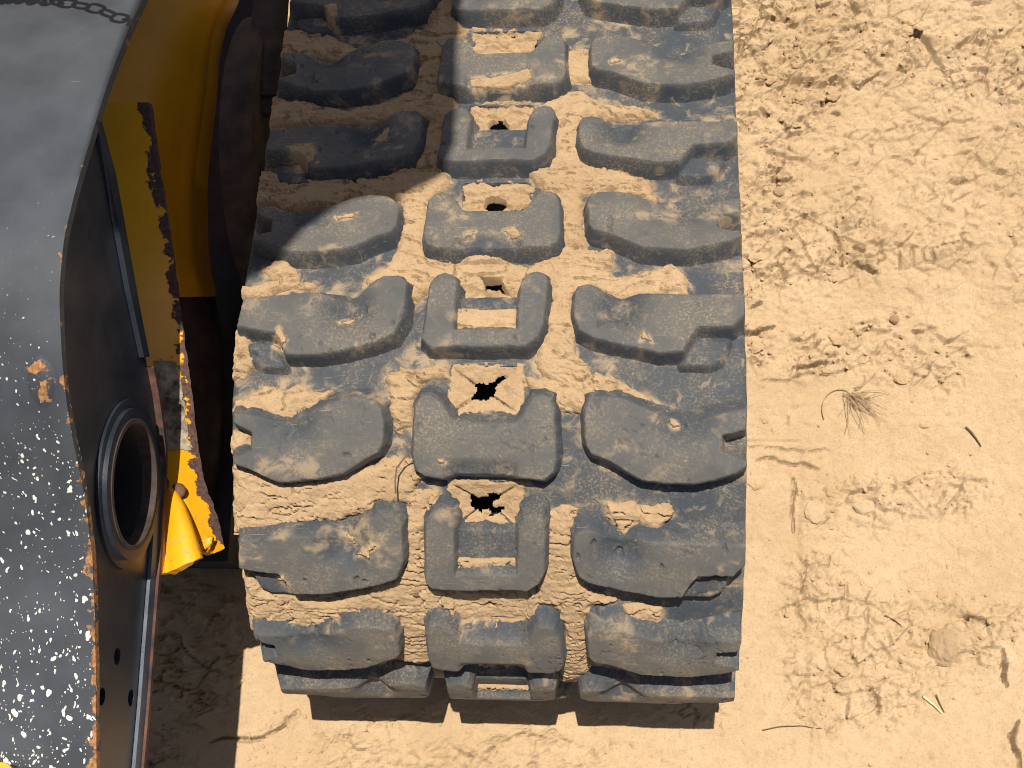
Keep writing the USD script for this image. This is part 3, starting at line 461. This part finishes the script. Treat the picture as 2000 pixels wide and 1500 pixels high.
# dry mud packed between the blocks
def build_mud():
    xs = np.arange(-226, 226.5, 1.0); ss = np.arange(-410, 445, 0.95)
    X, S = np.meshgrid(xs, ss, indexing='ij')
    LH = np.full(X.shape, -3.0)
    for k in range(-1, 10):
        w = np.abs(ss - srow(k) * 1000) < 62
        if w.sum() < 4: continue
        for which in ('side_left', 'center', 'side_right'):
            LH[:, w] = np.maximum(LH[:, w], lug_height(k, which, X[:, w], S[:, w] - srow(k) * 1000, S[:, w]))
    nz = 7.0 * (F2(X, S, 15, 10, 3, 80) - 0.5) * 2 + 2.4 * (F2(X, S, 4.0, oct=3, seed=81) - 0.5) * 2
    D = np.full(X.shape, -12.0)
    for q in MUD: D = np.maximum(D, sdf_in(q, X, S, 12.0))
    D = D + nz + 2.6
    thick = (2.6 + 7.0 * F2(X, S, 30, oct=3, seed=82)) * np.clip(D / 6.5, 0, 1) ** 0.6 + 0.4
    fil = np.where(D > 0, thick, -2.0)
    # mud held in the stepped recess of the B centre blocks
    for k in range(0, 9, 2):
        v = S - srow(k) * 1000
        d = np.minimum(27.5 - np.abs(X), np.minimum(v + (20 if k in (4, 2) else 9), 4.0 - v)) + 0.8 * nz * 0.4
        if k in (0, 2): d = np.minimum(d, 4.0 - np.abs(v + 2) )
        fil = np.maximum(fil, np.where(d > 0, 0.42 * HM + 0.6 + 2.0 * np.clip(d / 2, 0, 1), -2.0))
        D = np.where(d > 0, np.maximum(D, d), D)
    # strata: layered flakes with wavy cracks running across the track
    wob = 22 * (F2(X, S, 34, oct=3, seed=83) - 0.5)
    Fl = F2(X + wob, S + wob * 0.5, 80, 19, 4, 84) * 8.0
    fr = Fl - np.floor(Fl)
    msk = sstep(0.30, 0.5, F2(X, S, 38, oct=2, seed=85))
    flake = msk * (2.2 * fr - 3.8 * (1 - sstep(0.025, 0.085, fr)))
    V2 = F2(X + wob, S, 24, 34, 4, 86) * 5.0; f2 = V2 - np.floor(V2)
    flake -= 2.2 * sstep(0.5, 0.62, F2(X, S, 30, oct=2, seed=87)) * (1 - sstep(0.02, 0.07, f2))
    rough = 2.1 * (F2(X, S, 6, oct=4, seed=88) - 0.5) * 2 + 1.1 * (F2(X, S, 2.2, oct=2, seed=89) - 0.5) * 2
    on = (D > 0) & (fil > -1)
    hm = np.where(on, fil + (flake + rough) * np.clip(D / 2.5, 0, 1), -2.0)
    # thin smears on top of the blocks
    DL = np.full(X.shape, -12.0)
    for q in LUG_MUD: DL = np.maximum(DL, sdf_in(q, X, S, 12.0))
    DL = DL + 0.45 * nz
    top = (DL > 0) & (LH > 3)
    hm = np.where(top, np.maximum(hm, LH + 0.4 + 1.0 * np.clip(DL / 2, 0, 1) + 0.5 * rough + 0.3 * flake), hm)
    on |= top
    # plugs of mud in the drive windows, each with a torn star-shaped gap
    rng = np.random.default_rng(12)
    hole = np.zeros(X.shape, bool)
    for k in range(-1, 9):
        sc = srow(k) * 1000 + (WV0 + WV1) / 2
        a, b = X - 1.0 - rng.uniform(-2, 3), S - sc
        inw = (np.abs(X - 1) < WX + 3.5 + 1.15 * nz) & (np.abs(b) < (WV1 - WV0) / 2 + 3.5 + 1.15 * nz)
        an, bn = a / 29.0, b / 18.5
        ang = rng.uniform(-0.12, 0.18)
        p, q = (an + bn) / 1.414 + ang * (an - bn), (an - bn) / 1.414
        nzz = 0.16 * (F2(X, S, 5, oct=3, seed=90 + k) - 0.5) * 2
        size = {5: 0.42, 4: 0.40, 3: 0.62}.get(k, 0.2)
        star = (np.abs(p) / (1.35 * size)) ** 0.72 + (np.abs(q) / (0.95 * size)) ** 0.72 + nzz
        if k in (1, 2): star = (np.abs(a + 2) / 11.0) ** 2 + (np.abs(b - 6) / 8.0) ** 2 + 2.2 * nzz
        gap = inw & (star < 0.86)
        r = np.maximum(np.abs(an), np.abs(bn))
        lump = 4.5 * (F2(X, S, 12, 8, 3, 120 + k) - 0.5) * 2
        diag = np.minimum(np.abs(np.abs(an) - np.abs(bn)), 1)
        hw = 1.2 - 8.0 * (1 - np.clip(r, 0, 1)) ** 0.8 + 0.8 * lump + rough - 4.5 * (1 - sstep(0.015, 0.06, diag + 0.25 * nzz)) * np.clip((1 - r) * 4, 0, 1)
        if k in (1, 2, 0): hw = 1.0 + 1.3 * lump + 1.6 * rough - 4 * np.abs(np.sin(b / 4.0 + 2 * lump / 4.5)) ** 8
        hw = np.maximum(hw, np.where((D > 0) & ~gap, hm - 5, -20)); hm = np.where(inw, np.where(gap, np.minimum(hw, -2.0) - 3.5, hw), hm)
        hole |= gap & inw; on |= inw
    on2 = on
    keep = on2[:-1, :-1] | on2[1:, :-1] | on2[1:, 1:] | on2[:-1, 1:]
    keep &= ~(hole[:-1, :-1] & hole[1:, :-1] & hole[1:, 1:] & hole[:-1, 1:])
    hid = hm < LH - 1.0
    keep &= ~(hid[:-1, :-1] & hid[1:, :-1] & hid[1:, 1:] & hid[:-1, 1:])
    pts = surf(X / 1000, S / 1000, hm / 1000)
    v, f = compact(pts.reshape(-1, 3), grid_faces(*X.shape, keep, flip=True))[:2]
    tag(obj('dried_mud', (v, f), MUDM, smooth=True), 'cracked tan dried mud caked between the tread blocks of the rubber track', 'mud', kind='stuff')
build_mud()

# ---------------------------------------------------------------- wheels and frame inside and beside the track
def wheel(name, label, c, r, x0, x1, mat):
    t = thing(name, label, 'wheel', (0, c[0], c[1]))
    cyl = trimesh.creation.cylinder(r, x1 - x0, sections=72); cyl.apply_transform(trimesh.transformations.rotation_matrix(math.pi / 2, (0, 1, 0))); cyl.apply_translation(((x0 + x1) / 2, 0, 0))
    obj('drum', cyl, mat, t, smooth=40)
    for xx in (x0, x1):
        rim = trimesh.creation.annulus(r * 0.86, r * 1.015, 0.012, sections=72); rim.apply_transform(trimesh.transformations.rotation_matrix(math.pi / 2, (0, 1, 0))); rim.apply_translation((xx, 0, 0))
        obj('rim', rim, mat, t, smooth=40)
wheel('idler_wheel', 'dark steel idler wheel seen through the torn gaps in the track', tuple(C1), RN - 0.035, -0.13, 0.13, BLACKSTEEL)

def build_frame():
    t = thing('track_frame', 'dark rusty undercarriage hub in shadow between yellow panel and track', 'undercarriage', (-0.266, 0.31, 0.15))
    a = np.linspace(0, 2 * np.pi, 97)[:-1]
    prof = [(0.0, 0.075), (0.006, 0.078), (0.006, 0.150), (0.0, 0.158), (-0.012, 0.160), (-0.026, 0.158), (-0.026, 0.0)]
    rows = []
    R = lambda pr: np.array([[p[0], p[1] * math.cos(q), p[1] * math.sin(q)] for q in a for p in pr]).reshape(len(a), len(pr), 3)
    def lathe(pr):
        V = R(pr); V = np.concatenate([V, V[:1]], 0); return V.reshape(-1, 3), grid_faces(V.shape[0], V.shape[1])
    obj('guard_disc', lathe(prof), DARKRUST, t, smooth=35)
    obj('hub', lathe([(0.0, 0.0), (0.024, 0.0), (0.024, 0.045), (0.020, 0.05), (0.012, 0.055), (0.010, 0.074), (0.0, 0.076)]), BLACKSTEEL, t, smooth=35)
    for k in range(10):
        q = k * 2 * math.pi / 10 + 0.2
        b = trimesh.creation.cylinder(0.011, 0.016, sections=6); b.apply_transform(trimesh.transformations.rotation_matrix(math.pi / 2, (0, 1, 0))); b.apply_translation((0.012, 0.112 * math.cos(q), 0.112 * math.sin(q)))
        obj('bolt', b, DARKRUST, t)
    # frame rail running to the front under the belt
    rail = box(0.008, 0.028, -0.10, 0.40, -0.10, 0.02); obj('rail', rail, BLACKSTEEL, t)
    obj('added_shade_block', box(-0.154, -0.054, -0.44, 0.30, -0.145, -0.085), BLACKSTEEL, t)  # added dark block, stands in for deep shade in the gap beside the track
    arm_ = box(-0.01, 0.022, 0.02, 0.40, 0.10, 0.125); obj('scraper_bar', arm_, DARKRUST, t)
build_frame()

# ---------------------------------------------------------------- yellow machine frame
def build_yellow():
    t = thing('machine_frame', 'shaded yellow painted machine frame with worn rusty plate beside the track', 'machine frame')
    P = np.array(PANEL, float) / 1000
    P[:, :, 0] -= 0.034 * sstep(0.40, 0.15, P[:, :, 1])
    # fine panel
    dark = P[7:]; P = P[:9]
    u = np.linspace(0, P.shape[0] - 1, 120); w = np.linspace(0, P.shape[1] - 1, 60)
    A = PchipInterpolator(np.arange(P.shape[0]), P, axis=0)(u); A = PchipInterpolator(np.arange(P.shape[1]), A, axis=1)(w)
    v, f, _ = sheet(A, 0.006)
    obj('side_panel', (v, f), YPANEL, t, smooth=40, attrs=None)
    Dk = PchipInterpolator(np.arange(len(dark)), dark, axis=0)(np.linspace(0, len(dark) - 1, 40)) - np.array([0.004, 0, 0.004])
    v, f, _ = sheet(Dk, 0.006); obj('shade_dark_panel', (v, f), DARKRUST, t, smooth=True)  # the yellow panel carried on in a dark colour that stands in for shade
    # worn plate welded to it, with a rolled rib at its lower end
    Rr, Ll = (CAM + (np.array(q, float) / 1000 - CAM) * 0.962 for q in (BR_R, BR_L))
    nt, nu = 460, 110
    tt = np.linspace(0, len(Rr) - 1, nt); Rr = PchipInterpolator(np.arange(len(Rr)), Rr)(tt); Ll = PchipInterpolator(np.arange(len(Ll)), Ll)(tt)
    uu = np.linspace(0, 1, nu)
    G = Ll[:, None] * (1 - uu)[None, :, None] + Rr[:, None] * uu[None, :, None]
    T = np.linspace(0, 1, nt)[:, None] * np.ones((1, nu)); U = np.ones((nt, 1)) * uu[None]
    width = np.linalg.norm(Rr - Ll, axis=1)[:, None]; toR = (1 - U) * width * 1000
    # ragged right edge
    rag = 1.6 * (F2(np.zeros(nt), np.arange(nt) * 1.0, 9, oct=3, seed=130) - 0.5) * 2 / 1000
    G[:, :, 0] += (U ** 6) * rag[:, None]
    du, dv = np.gradient(G, axis=0), np.gradient(G, axis=1); N = np.cross(dv, du); N /= np.linalg.norm(N, axis=2, keepdims=True); N = np.where(N[..., 2:] < 0, -N, N)
    # rib: a half cone from t = .80 to the end; crease between it and the outer flange
    a = np.clip((T - 0.795) / 0.205, 0, 1)
    mid, half = 0.44 - 0.12 * a, 0.06 + 0.16 * a
    z = (U - mid) / half
    rib = np.sqrt(np.clip(1 - z * z, 0, 1)) * 0.026 * a ** 0.8
    cre = -0.006 * a * np.exp(-((U - (mid + half + 0.03)) / 0.035) ** 2)
    G = G + N * (rib + cre)[..., None]
    # lower end is cut unevenly
    cut = 0.020 * np.exp(-((U - 0.70) / 0.06) ** 2) * sstep(0.97, 1.0, T) + 0.004 * (F2(U * 160, T * 0, 20, oct=3, seed=131) - 0.5) * sstep(0.98, 1, T)
    G[:, :, 1] += cut
    vv, ff, src = sheet(G[::-1], 0.009)
    order = lambda q: q[::-1].reshape(-1)[src]
    endmm = (1 - T) * np.linalg.norm(Rr[-1] - Rr[0]) * 1000
    chipz = np.minimum(toR, endmm + 6.0)
    wear = np.clip(0.6 + 1.6 * sstep(0.8, 1.0, T), 0, 3)
    obj('mounting_plate', (vv, ff), YELLOW, t, smooth=True, attrs={'edge': order(toR), 'wear': order(wear)})
    # scraped primer patches on the shaded part of the plate
    def patch(t0, t1, u0, u1, seed):
        i0, i1, j0, j1 = int(t0 * nt), int(t1 * nt), int(u0 * nu), int(u1 * nu)
        Q = G[i0:i1, j0:j1] + N[i0:i1, j0:j1] * 0.0012
        uu_, tt_ = U[i0:i1, j0:j1] * 130, T[i0:i1, j0:j1] * 480
        s = np.minimum(np.minimum(uu_ - uu_.min(), uu_.max() - uu_), np.minimum(tt_ - tt_.min(), tt_.max() - tt_)) + 26 * (F2(uu_, tt_, 22, 6, 4, seed) - 0.55)
        k = (s[:-1, :-1] > 1.0)
        v_, f_ = compact(Q.reshape(-1, 3), grid_faces(Q.shape[0], Q.shape[1], k, flip=True))[:2]
        if len(f_): obj('scraped_patch', (v_, f_), SCRAPE, t, smooth=True)
    patch(0.53, 0.63, 0.45, 0.86, 140); patch(0.60, 0.70, 0.45, 0.88, 141)
    for i, j in ((int(0.815 * nt), int(0.50 * nu)), (int(0.79 * nt), int(0.28 * nu))):
        b = trimesh.creation.icosphere(2, 1.0); b.apply_scale((0.0075, 0.0075, 0.004)); b.apply_translation(G[i, j] + N[i, j] * 0.003)
        obj('bolt_head', b, RUST, t, smooth=True)
build_yellow()

# ---------------------------------------------------------------- grey loader arm
X0 = -0.30
def build_arm():
    t = thing('loader_arm', 'chipped grey blue steel loader arm with large pivot hole in its side', 'loader arm')
    top = np.array(ARM_TOP, float) / 1000; bot = np.array(ARM_BOT, float) / 1000
    topx = np.vstack([[(0.62, 0.36)], [(0.42, 0.468)], top, [(-0.52, 0.415)], [(-0.70, 0.36)]])
    par = np.concatenate([[0], np.cumsum(np.linalg.norm(np.diff(topx, axis=0), axis=1))])
    C = PchipInterpolator(par, topx)
    ns, nx = 520, 200
    sp = C(np.linspace(0, par[-1], ns)); d = np.concatenate([np.linspace(0, 0.15, 160), np.linspace(0.152, 0.21, 40)])
    wav = 0.0016 * (F2(np.zeros(ns), np.arange(ns) * 1.0, 12, oct=4, seed=150) - 0.5) * 2 * sstep(250, 330, np.arange(ns) * 1.0)
    XX = (X0 + 0.004 + wav)[:, None] - d[None]
    G = np.stack([XX, np.repeat(sp[:, :1], nx, 1), np.repeat(sp[:, 1:], nx, 1)], -1)
    yy, dd = G[..., 1] * 1000, -(G[..., 0] - X0 - 0.004) * 1000
    G[..., 2] += 0.0012 * (F2(G[..., 0] * 1000, yy, 120, oct=2, seed=151) - 0.5) * 2
    # a worn weld lump near the edge
    bl = np.clip(1 - ((G[..., 0] + 0.314) / 0.010) ** 2 - ((G[..., 1] + 0.070) / 0.0155) ** 2, 0, 1); G[..., 2] += 0.0035 * np.sqrt(bl)
    # rust eats in from the edge towards the front end; big rust where the lump is scraped
    reach = 2.0 * sstep(0.02, -0.1, G[..., 1]) + 6.5 * sstep(-0.10, -0.24, G[..., 1]) - 9.0 + 6 * (F2(dd * 0, yy, 40, oct=3, seed=153) - 0.5)
    edge = dd - reach
    sc = np.hypot((G[..., 0] + 0.312) * 1000 / 4.2, (G[..., 1] + 0.073) * 1000 / 6.5); edge = np.minimum(edge, (sc - 1) * 5 + 3)
    sc2 = np.hypot((G[..., 0] + 0.317) * 1000 / 5.0, (G[..., 1] + 0.060) * 1000 / 2.6); edge = np.minimum(edge, (sc2 - 1) * 5 + 3)
    wear = 0.07 + 0.18 * sstep(0.14, 0.0, G[..., 1]) + 0.34 * sstep(0.0, -0.16, G[..., 1]) + 0.36 * sstep(-0.20, -0.36, G[..., 1])
    wear = wear * (0.35 + 1.3 * F2(G[..., 0] * 1000, yy, 45, oct=3, seed=152))
    v, f, src = sheet(G, 0.008)
    obj('top_plate', (v, f), ARM, t, smooth=True, attrs={'edge': edge.reshape(-1)[src], 'wear': wear.reshape(-1)[src]})
    # side plate with the pivot bore and two bolt holes
    Cb = PchipInterpolator(np.arange(len(bot)), bot); B = Cb(np.linspace(0, len(bot) - 1, 160))
    B = np.vstack([B, [(-0.50, 0.345)], [(-0.68, 0.32)]])
    q = np.linspace(0, par[-1], 300); Tt = C(q); Tt = Tt[(Tt[:, 0] < 0.163) & (Tt[:, 0] > -0.69)] - [0, 0.0088]
    poly = Polygon(np.vstack([Tt, B[::-1]])).buffer(0)
    HC = (-0.1165, 0.4455)
    poly = poly.difference(Point(HC).buffer(0.0545, 48))
    for b in BOLTS: poly = poly.difference(Point(b[0] / 1000, b[1] / 1000).buffer(0.0072, 16))
    m = extr_x(poly, X0 - 0.012, X0); vv = np.array(m.vertices)
    obj('side_plate', m, ARMSIDE_SHADED, t)
    obj('back_plate', extr_x(poly.buffer(-0.004), X0 - 0.016, X0 - 0.0125), BLACKSTEEL, t)
    def ring(r0, r1, x0, x1, n=96):
        m = trimesh.creation.annulus(r0, r1, abs(x1 - x0), sections=n); w = np.array(m.vertices)
        m.vertices = np.stack([w[:, 2] + (x0 + x1) / 2, w[:, 0] + HC[0], w[:, 1] + HC[1]], -1); m.fix_normals(); return m
    obj('weld_ring', ring(0.0645, 0.072, X0 + 0.0005, X0 + 0.003), ARMSIDE_SHADED, t, smooth=40)
    obj('pivot_collar', ring(0.0560, 0.0645, X0 - 0.010, X0 + 0.007), ARMSIDE_SHADED, t, smooth=40)
    obj('bore_ring', ring(0.0520, 0.0560, X0 - 0.006, X0 + 0.008), DARKRUST, t, smooth=40); obj('bore', ring(0.0505, 0.0530, X0 - 0.20, X0 - 0.005), BLACKSTEEL, t, smooth=40)
    cap = trimesh.creation.cylinder(0.0505, 0.004, sections=64); cap.apply_transform(trimesh.transformations.rotation_matrix(math.pi / 2, (0, 1, 0))); cap.apply_translation((X0 - 0.15, *HC)); obj('bore_cap', cap, BLACKSTEEL, t, smooth=40)
    # raised stiffener strip
    st = np.array(STRIP, float) / 1000; st = Polygon(np.vstack([st[:4], st[4:][::-1]])).buffer(-0.001)
    obj('stiffener', extr_x(st, X0 + 0.0004, X0 + 0.005), ARMSIDE_SHADED, t)
    # lower flange and its rusty rim
    low = B[78:]; up = low + np.stack([np.zeros(len(low)), np.full(len(low), 0.016)], -1)
    obj('edge_flange', extr_x(Polygon(np.vstack([low[8:] + [0, 0.001], up[8:][::-1]])).buffer(0), X0 + 0.0004, X0 + 0.0035), BLUESTEEL, t)
    rim = Polygon(np.vstack([B[60:] - [0, 0.004], B[60:][::-1] + [0, 0.0002]])).buffer(0.0008)
    obj('rusty_rim', extr_x(rim, X0 - 0.014, X0 + 0.006), RUST, t)
    under = extr_x(Polygon(np.vstack([B[70:] + [0, 0.0105], B[70:][::-1] + [0, 0.0195]])).buffer(0), X0 - 0.205, X0 - 0.0165); obj('bottom_plate', under, BLACKSTEEL, t)
    obj('added_sky_blocker', box(-0.62, -0.315, -0.46, -0.425, 0.04, 0.40), BLACKSTEEL, t)  # added out of view to keep sky light out of the shaded gap
    # rusty lug with leftover yellow paint on top, front end
    tb = trimesh.creation.box((0.060, 0.05, 0.014)); tb = tb.subdivide().subdivide(); tb.apply_translation((-0.378, -0.376, 0.476)); obj('rusty_lug', tb, RUST, t)
    pt = trimesh.creation.cylinder(0.011, 0.003, sections=24); pt.apply_scale((1, 0.8, 1)); pt.apply_translation((-0.366, -0.356, 0.4845)); obj('yellow_paint_spot', pt, YPANEL, t, smooth=40)
build_arm()

# ---------------------------------------------------------------- the beam above (out of the picture) whose shadow falls on the track, and the chain hung from it
def build_beam():
    t = thing('unseen_beam', 'unseen steel beam above the track that casts the square-ended shadow across it', 'beam', (0, 0.5, 1.90))
    # moved up along the sun from where its outline was measured
    pg = Polygon([(x / 1000 + 0.95 * SUN[0] / SUN[2], y / 1000 - 0.5 + 0.95 * SUN[1] / SUN[2]) for x, y in CASTER] + [(-0.226, -0.26), (-0.226, 0.26), (0.040, 0.26)])
    m = trimesh.creation.extrude_polygon(pg, 0.05, engine='earcut'); obj('web', m, YPANEL, t)  # out of view; outline set to cast the track shadow, yellow to bounce light
    obj('top_flange', box(-0.226, 0.020, -0.05, 0.26, 0.052, 0.062), YPANEL, t)
build_beam()
def build_chain():
    t = thing('hanging_chain', 'dark steel chain whose shadow lies on the grey loader arm', 'chain')
    P = PchipInterpolator([0, 1, 2, 3, 4, 5, 6], np.array([(-0.47, 0.40, 1.70), (-0.395, 0.330, 0.79), (-0.353, 0.312, 0.702), (-0.326, 0.302, 0.692), (-0.298, 0.286, 0.698), (-0.270, 0.281, 0.77), (-0.215, 0.36, 1.90)]))
    Q = P(np.linspace(0, 6, 600)); s = np.concatenate([[0], np.cumsum(np.linalg.norm(np.diff(Q, axis=0), axis=1))])
    pitch = 0.0155; n = int(s[-1] / pitch)
    a = np.linspace(0, 2 * np.pi, 25)
    for k in range(n):
        c = np.array([np.interp((k + 0.5) * pitch, s, Q[:, i]) for i in range(3)]); e = np.array([np.interp((k + 0.9) * pitch, s, Q[:, i]) for i in range(3)]) - c; e /= np.linalg.norm(e)
        sd = np.cross(e, [0.3, 0.2, 1]); sd /= np.linalg.norm(sd); w = np.cross(e, sd)
        sd = sd * math.cos(0.5) + w * math.sin(0.5) if k % 2 else sd * math.cos(-0.75) + w * math.sin(-0.75)
        r = np.stack([c + e * (0.0065 * np.sign(np.cos(q)) * abs(np.cos(q)) ** 0.6 + 0.002 * np.cos(q)) + sd * 0.0058 * np.sign(np.sin(q)) * abs(np.sin(q)) ** 0.8 for q in a])
        obj('link', tube(r, 0.0019, 6), CHAINM, t, smooth=True)
build_chain()

# ---------------------------------------------------------------- small things on the ground
def rock(r, seed, flat=0.6, sub=3, bumpy=0.25):
    m = trimesh.creation.icosphere(sub, 1.0); v = np.array(m.vertices)
    d = 1 + bumpy * (fbm(v * 1.3 + seed * 7.1, 3, seed) - 0.5) * 2 + 0.1 * (fbm(v * 4 + seed, 2, seed + 1) - 0.5)
    m.vertices = v * d[:, None] * np.array(r) * [1, 1, flat]; return m
def put(name, mesh, mat, x, y, sink, label, cat, group=None, smooth=True):
    t = UsdGeom.Xform
    z = gz(x, y) - sink
    p = obj(name, mesh, mat, None, smooth=smooth)
    UsdGeom.Xformable(p).AddTranslateOp().Set(Gf.Vec3d(x, y, z)); return tag(p, label, cat, group)
put('stone', rock((0.0175, 0.024, 0.022), 3, 0.8, 5, 0.35), STONEM, 0.464, -0.206, 0.004, 'largest brown rounded stone on the bare ground right of the track', 'stone')
put('pebble', rock((0.0055, 0.0055, 0.006), 5, 0.9), REDSTONE, 0.426, 0.167, -0.002, 'small round reddish pebble on the rough dirt right of the track', 'pebble')
put('pebble', rock((0.0065, 0.006, 0.006), 6, 0.9), STONEM, 0.298, 0.325, -0.002, 'round brown pebble close to the track edge in the upper rough dirt', 'pebble')
put('pale_stone', rock((0.011, 0.012, 0.008), 7, 0.5, 3, 0.4), PALESTONE, 0.329, -0.058, -0.002, 'pale flat stone nearest the track beside the straight rut line', 'stone')
put('pale_stone', rock((0.012, 0.009, 0.008), 8, 0.5, 3, 0.4), PALESTONE, 0.385, -0.052, -0.002, 'pale angular stone farther right of the rut line', 'stone')
put('pale_stone', rock((0.009, 0.009, 0.007), 18, 0.5, 3, 0.4), PALESTONE, 0.331, -0.222, -0.001, 'squarish pale stone among crumbs below the rut line', 'stone')
put('pale_stone', rock((0.006, 0.005, 0.006), 19, 0.6, 3, 0.3), PALESTONE, 0.480, -0.183, -0.001, 'tiny pale grey stone just above and right of the large brown stone', 'stone')
random.seed(9)
def bent(p0, p1, r, bend=0.1, n=9, lift=0.002, taper=0.5, seed=1):
    p0, p1 = np.array(p0, float), np.array(p1, float); q = np.linspace(0, 1, n); d = p1 - p0; s = np.array([-d[1], d[0]])
    rng = np.random.default_rng(seed); xy = p0 + q[:, None] * d + (bend * np.sin(q * np.pi))[:, None] * s + rng.normal(0, 0.004, (n, 1)) * s
    z = np.array([gz(*a) for a in xy]); z = np.maximum(z, np.maximum.accumulate(z) * 0 + np.median(z)) + r + lift * np.sin(q * np.pi)
    return tube(np.column_stack([xy, z]), r * (1 - taper * q), 7)
def lay(name, mesh, mat, label, cat): return tag(obj(name, mesh, mat, smooth=True), label, cat)
lay('straw', bent((0.438, -0.258), (0.457, -0.2755), 0.0016, 0.02, seed=2), STRAW, 'pale yellow straw lying on smooth dirt below the large stone', 'straw')
lay('twig', bent((0.452, -0.256), (0.460, -0.2745), 0.0009, -0.03, seed=3), TWIG, 'thin dark twig beside the pale yellow straw', 'twig')
lay('twig', bent((0.500, 0.040), (0.5155, 0.018), 0.0013, 0.03, seed=4), TWIG, 'short dark straight twig on the smooth dirt right of the dry root', 'twig')
lay('grass_stalk', bent((0.266, -0.297), (0.329, -0.2945), 0.0008, 0.06, 14, seed=5), TWIG, 'long thin dry stem lying by the lower right corner of the track', 'stem')
lay('twig', bent((0.400, -0.173), (0.419, -0.188), 0.0009, 0.1, seed=6), TWIG, 'short kinked brown twig left of the large brown stone', 'twig')
lay('dead_leaf', rock((0.006, 0.0035, 0.002), 31, 0.5, 2), TWIG, 'small curled brown dead leaf piece beside the kinked twig', 'leaf') if False else None
def build_root():
    rng = np.random.default_rng(5); ms = []
    c = np.array([0.372, 0.078]); base = gz(*c) + 0.002
    for k in range(36):
        n = 12; q = np.linspace(0, 1, n); a0 = rng.normal(-0.75, 0.55) if k < 48 else rng.uniform(2.0, 4.6)
        L_ = rng.uniform(0.02, 0.050); cur = rng.normal(0.25 if k < 48 else 1.6, 0.6)
        ang = a0 + cur * q; st = rng.normal(0, 0.006, 2)
        xy = c + st + np.cumsum(np.stack([np.cos(ang), np.sin(ang)], -1), 0) * L_ / n
        z = base + 0.006 * np.sin(q * np.pi) * rng.uniform(0.2, 1.2) + rng.uniform(0, 0.004)
        ms.append(tube(np.column_stack([xy, z]), 0.00045 * (1 - 0.6 * q), 5))
    a = np.linspace(1.2, 3.6, 26)
    ms.append(tube(np.column_stack([0.362 + 0.021 * np.cos(a), 0.060 + 0.024 * np.sin(a), np.full(26, base + 0.0005)]), 0.0006, 6))
    tag(obj('dry_root', join(ms), ROOT, smooth=True), 'tuft of thin tangled dry brown roots on the dirt right of the track', 'root')
build_root()
lay('root_fiber', tube([(-0.061, -0.083, 0.4225), (-0.068, -0.089, 0.4205), (-0.074, -0.096, 0.4165), (-0.0755, -0.106, 0.4115), (-0.0755, -0.116, 0.4065)], 0.0007, 6), TWIG, 'thin dark dry fibre stuck on the track between mud and centre block', 'fibre')
# loose clods and crumbs
def scatter():
    rng = np.random.default_rng(77); pts = []
    while len(pts) < 2600:
        x, y = rng.uniform(235, 640), rng.uniform(-350, 690)
        ok = any(Polygon(p).contains(Point(x, y)) for p in ROUGH) or rng.random() < 0.10
        if ok: pts.append((x / 1000, y / 1000))
    for _ in range(500): pts.append((rng.uniform(-0.30, 0.25), rng.uniform(-0.35, -0.285)))
    protos = [rock((1, 0.8, 1), 40 + k, 0.6, 1, 0.8) for k in range(8)]
    ms, big = [], []
    for k, (x, y) in enumerate(pts):
        r = 0.0007 + 0.0030 * rng.random() ** 4
        m = protos[k % 8].copy(); m.apply_scale(r); m.apply_transform(trimesh.transformations.random_rotation_matrix(rng.random(3))); m.apply_translation((x, y, gz(x, y) + r * 0.05)); ms.append(m)
    tag(obj('dirt_crumbs', join(ms), DIRT), 'loose tan dirt crumbs scattered over the dry ground', 'dirt', kind='stuff')
    for k in range(40):
        x, y = pts[int(rng.integers(0, 2600))]
        if any(math.hypot(x - a, y - b) < 0.03 for a, b in ((0.464, -0.206), (0.385, -0.052), (0.329, -0.058), (0.426, 0.167))): continue
        r = rng.uniform(0.0035, 0.0085)
        m = rock((r, r * rng.uniform(0.6, 1.0), r), 200 + k, rng.uniform(0.4, 0.65), 3, 0.75)
        put('dirt_clod', m, DIRT, x, y, -r * 0.08, 'small tan clod of dry dirt lying on the rough ground right of the track', 'clod', 'clods on the ground right of the track')
scatter()
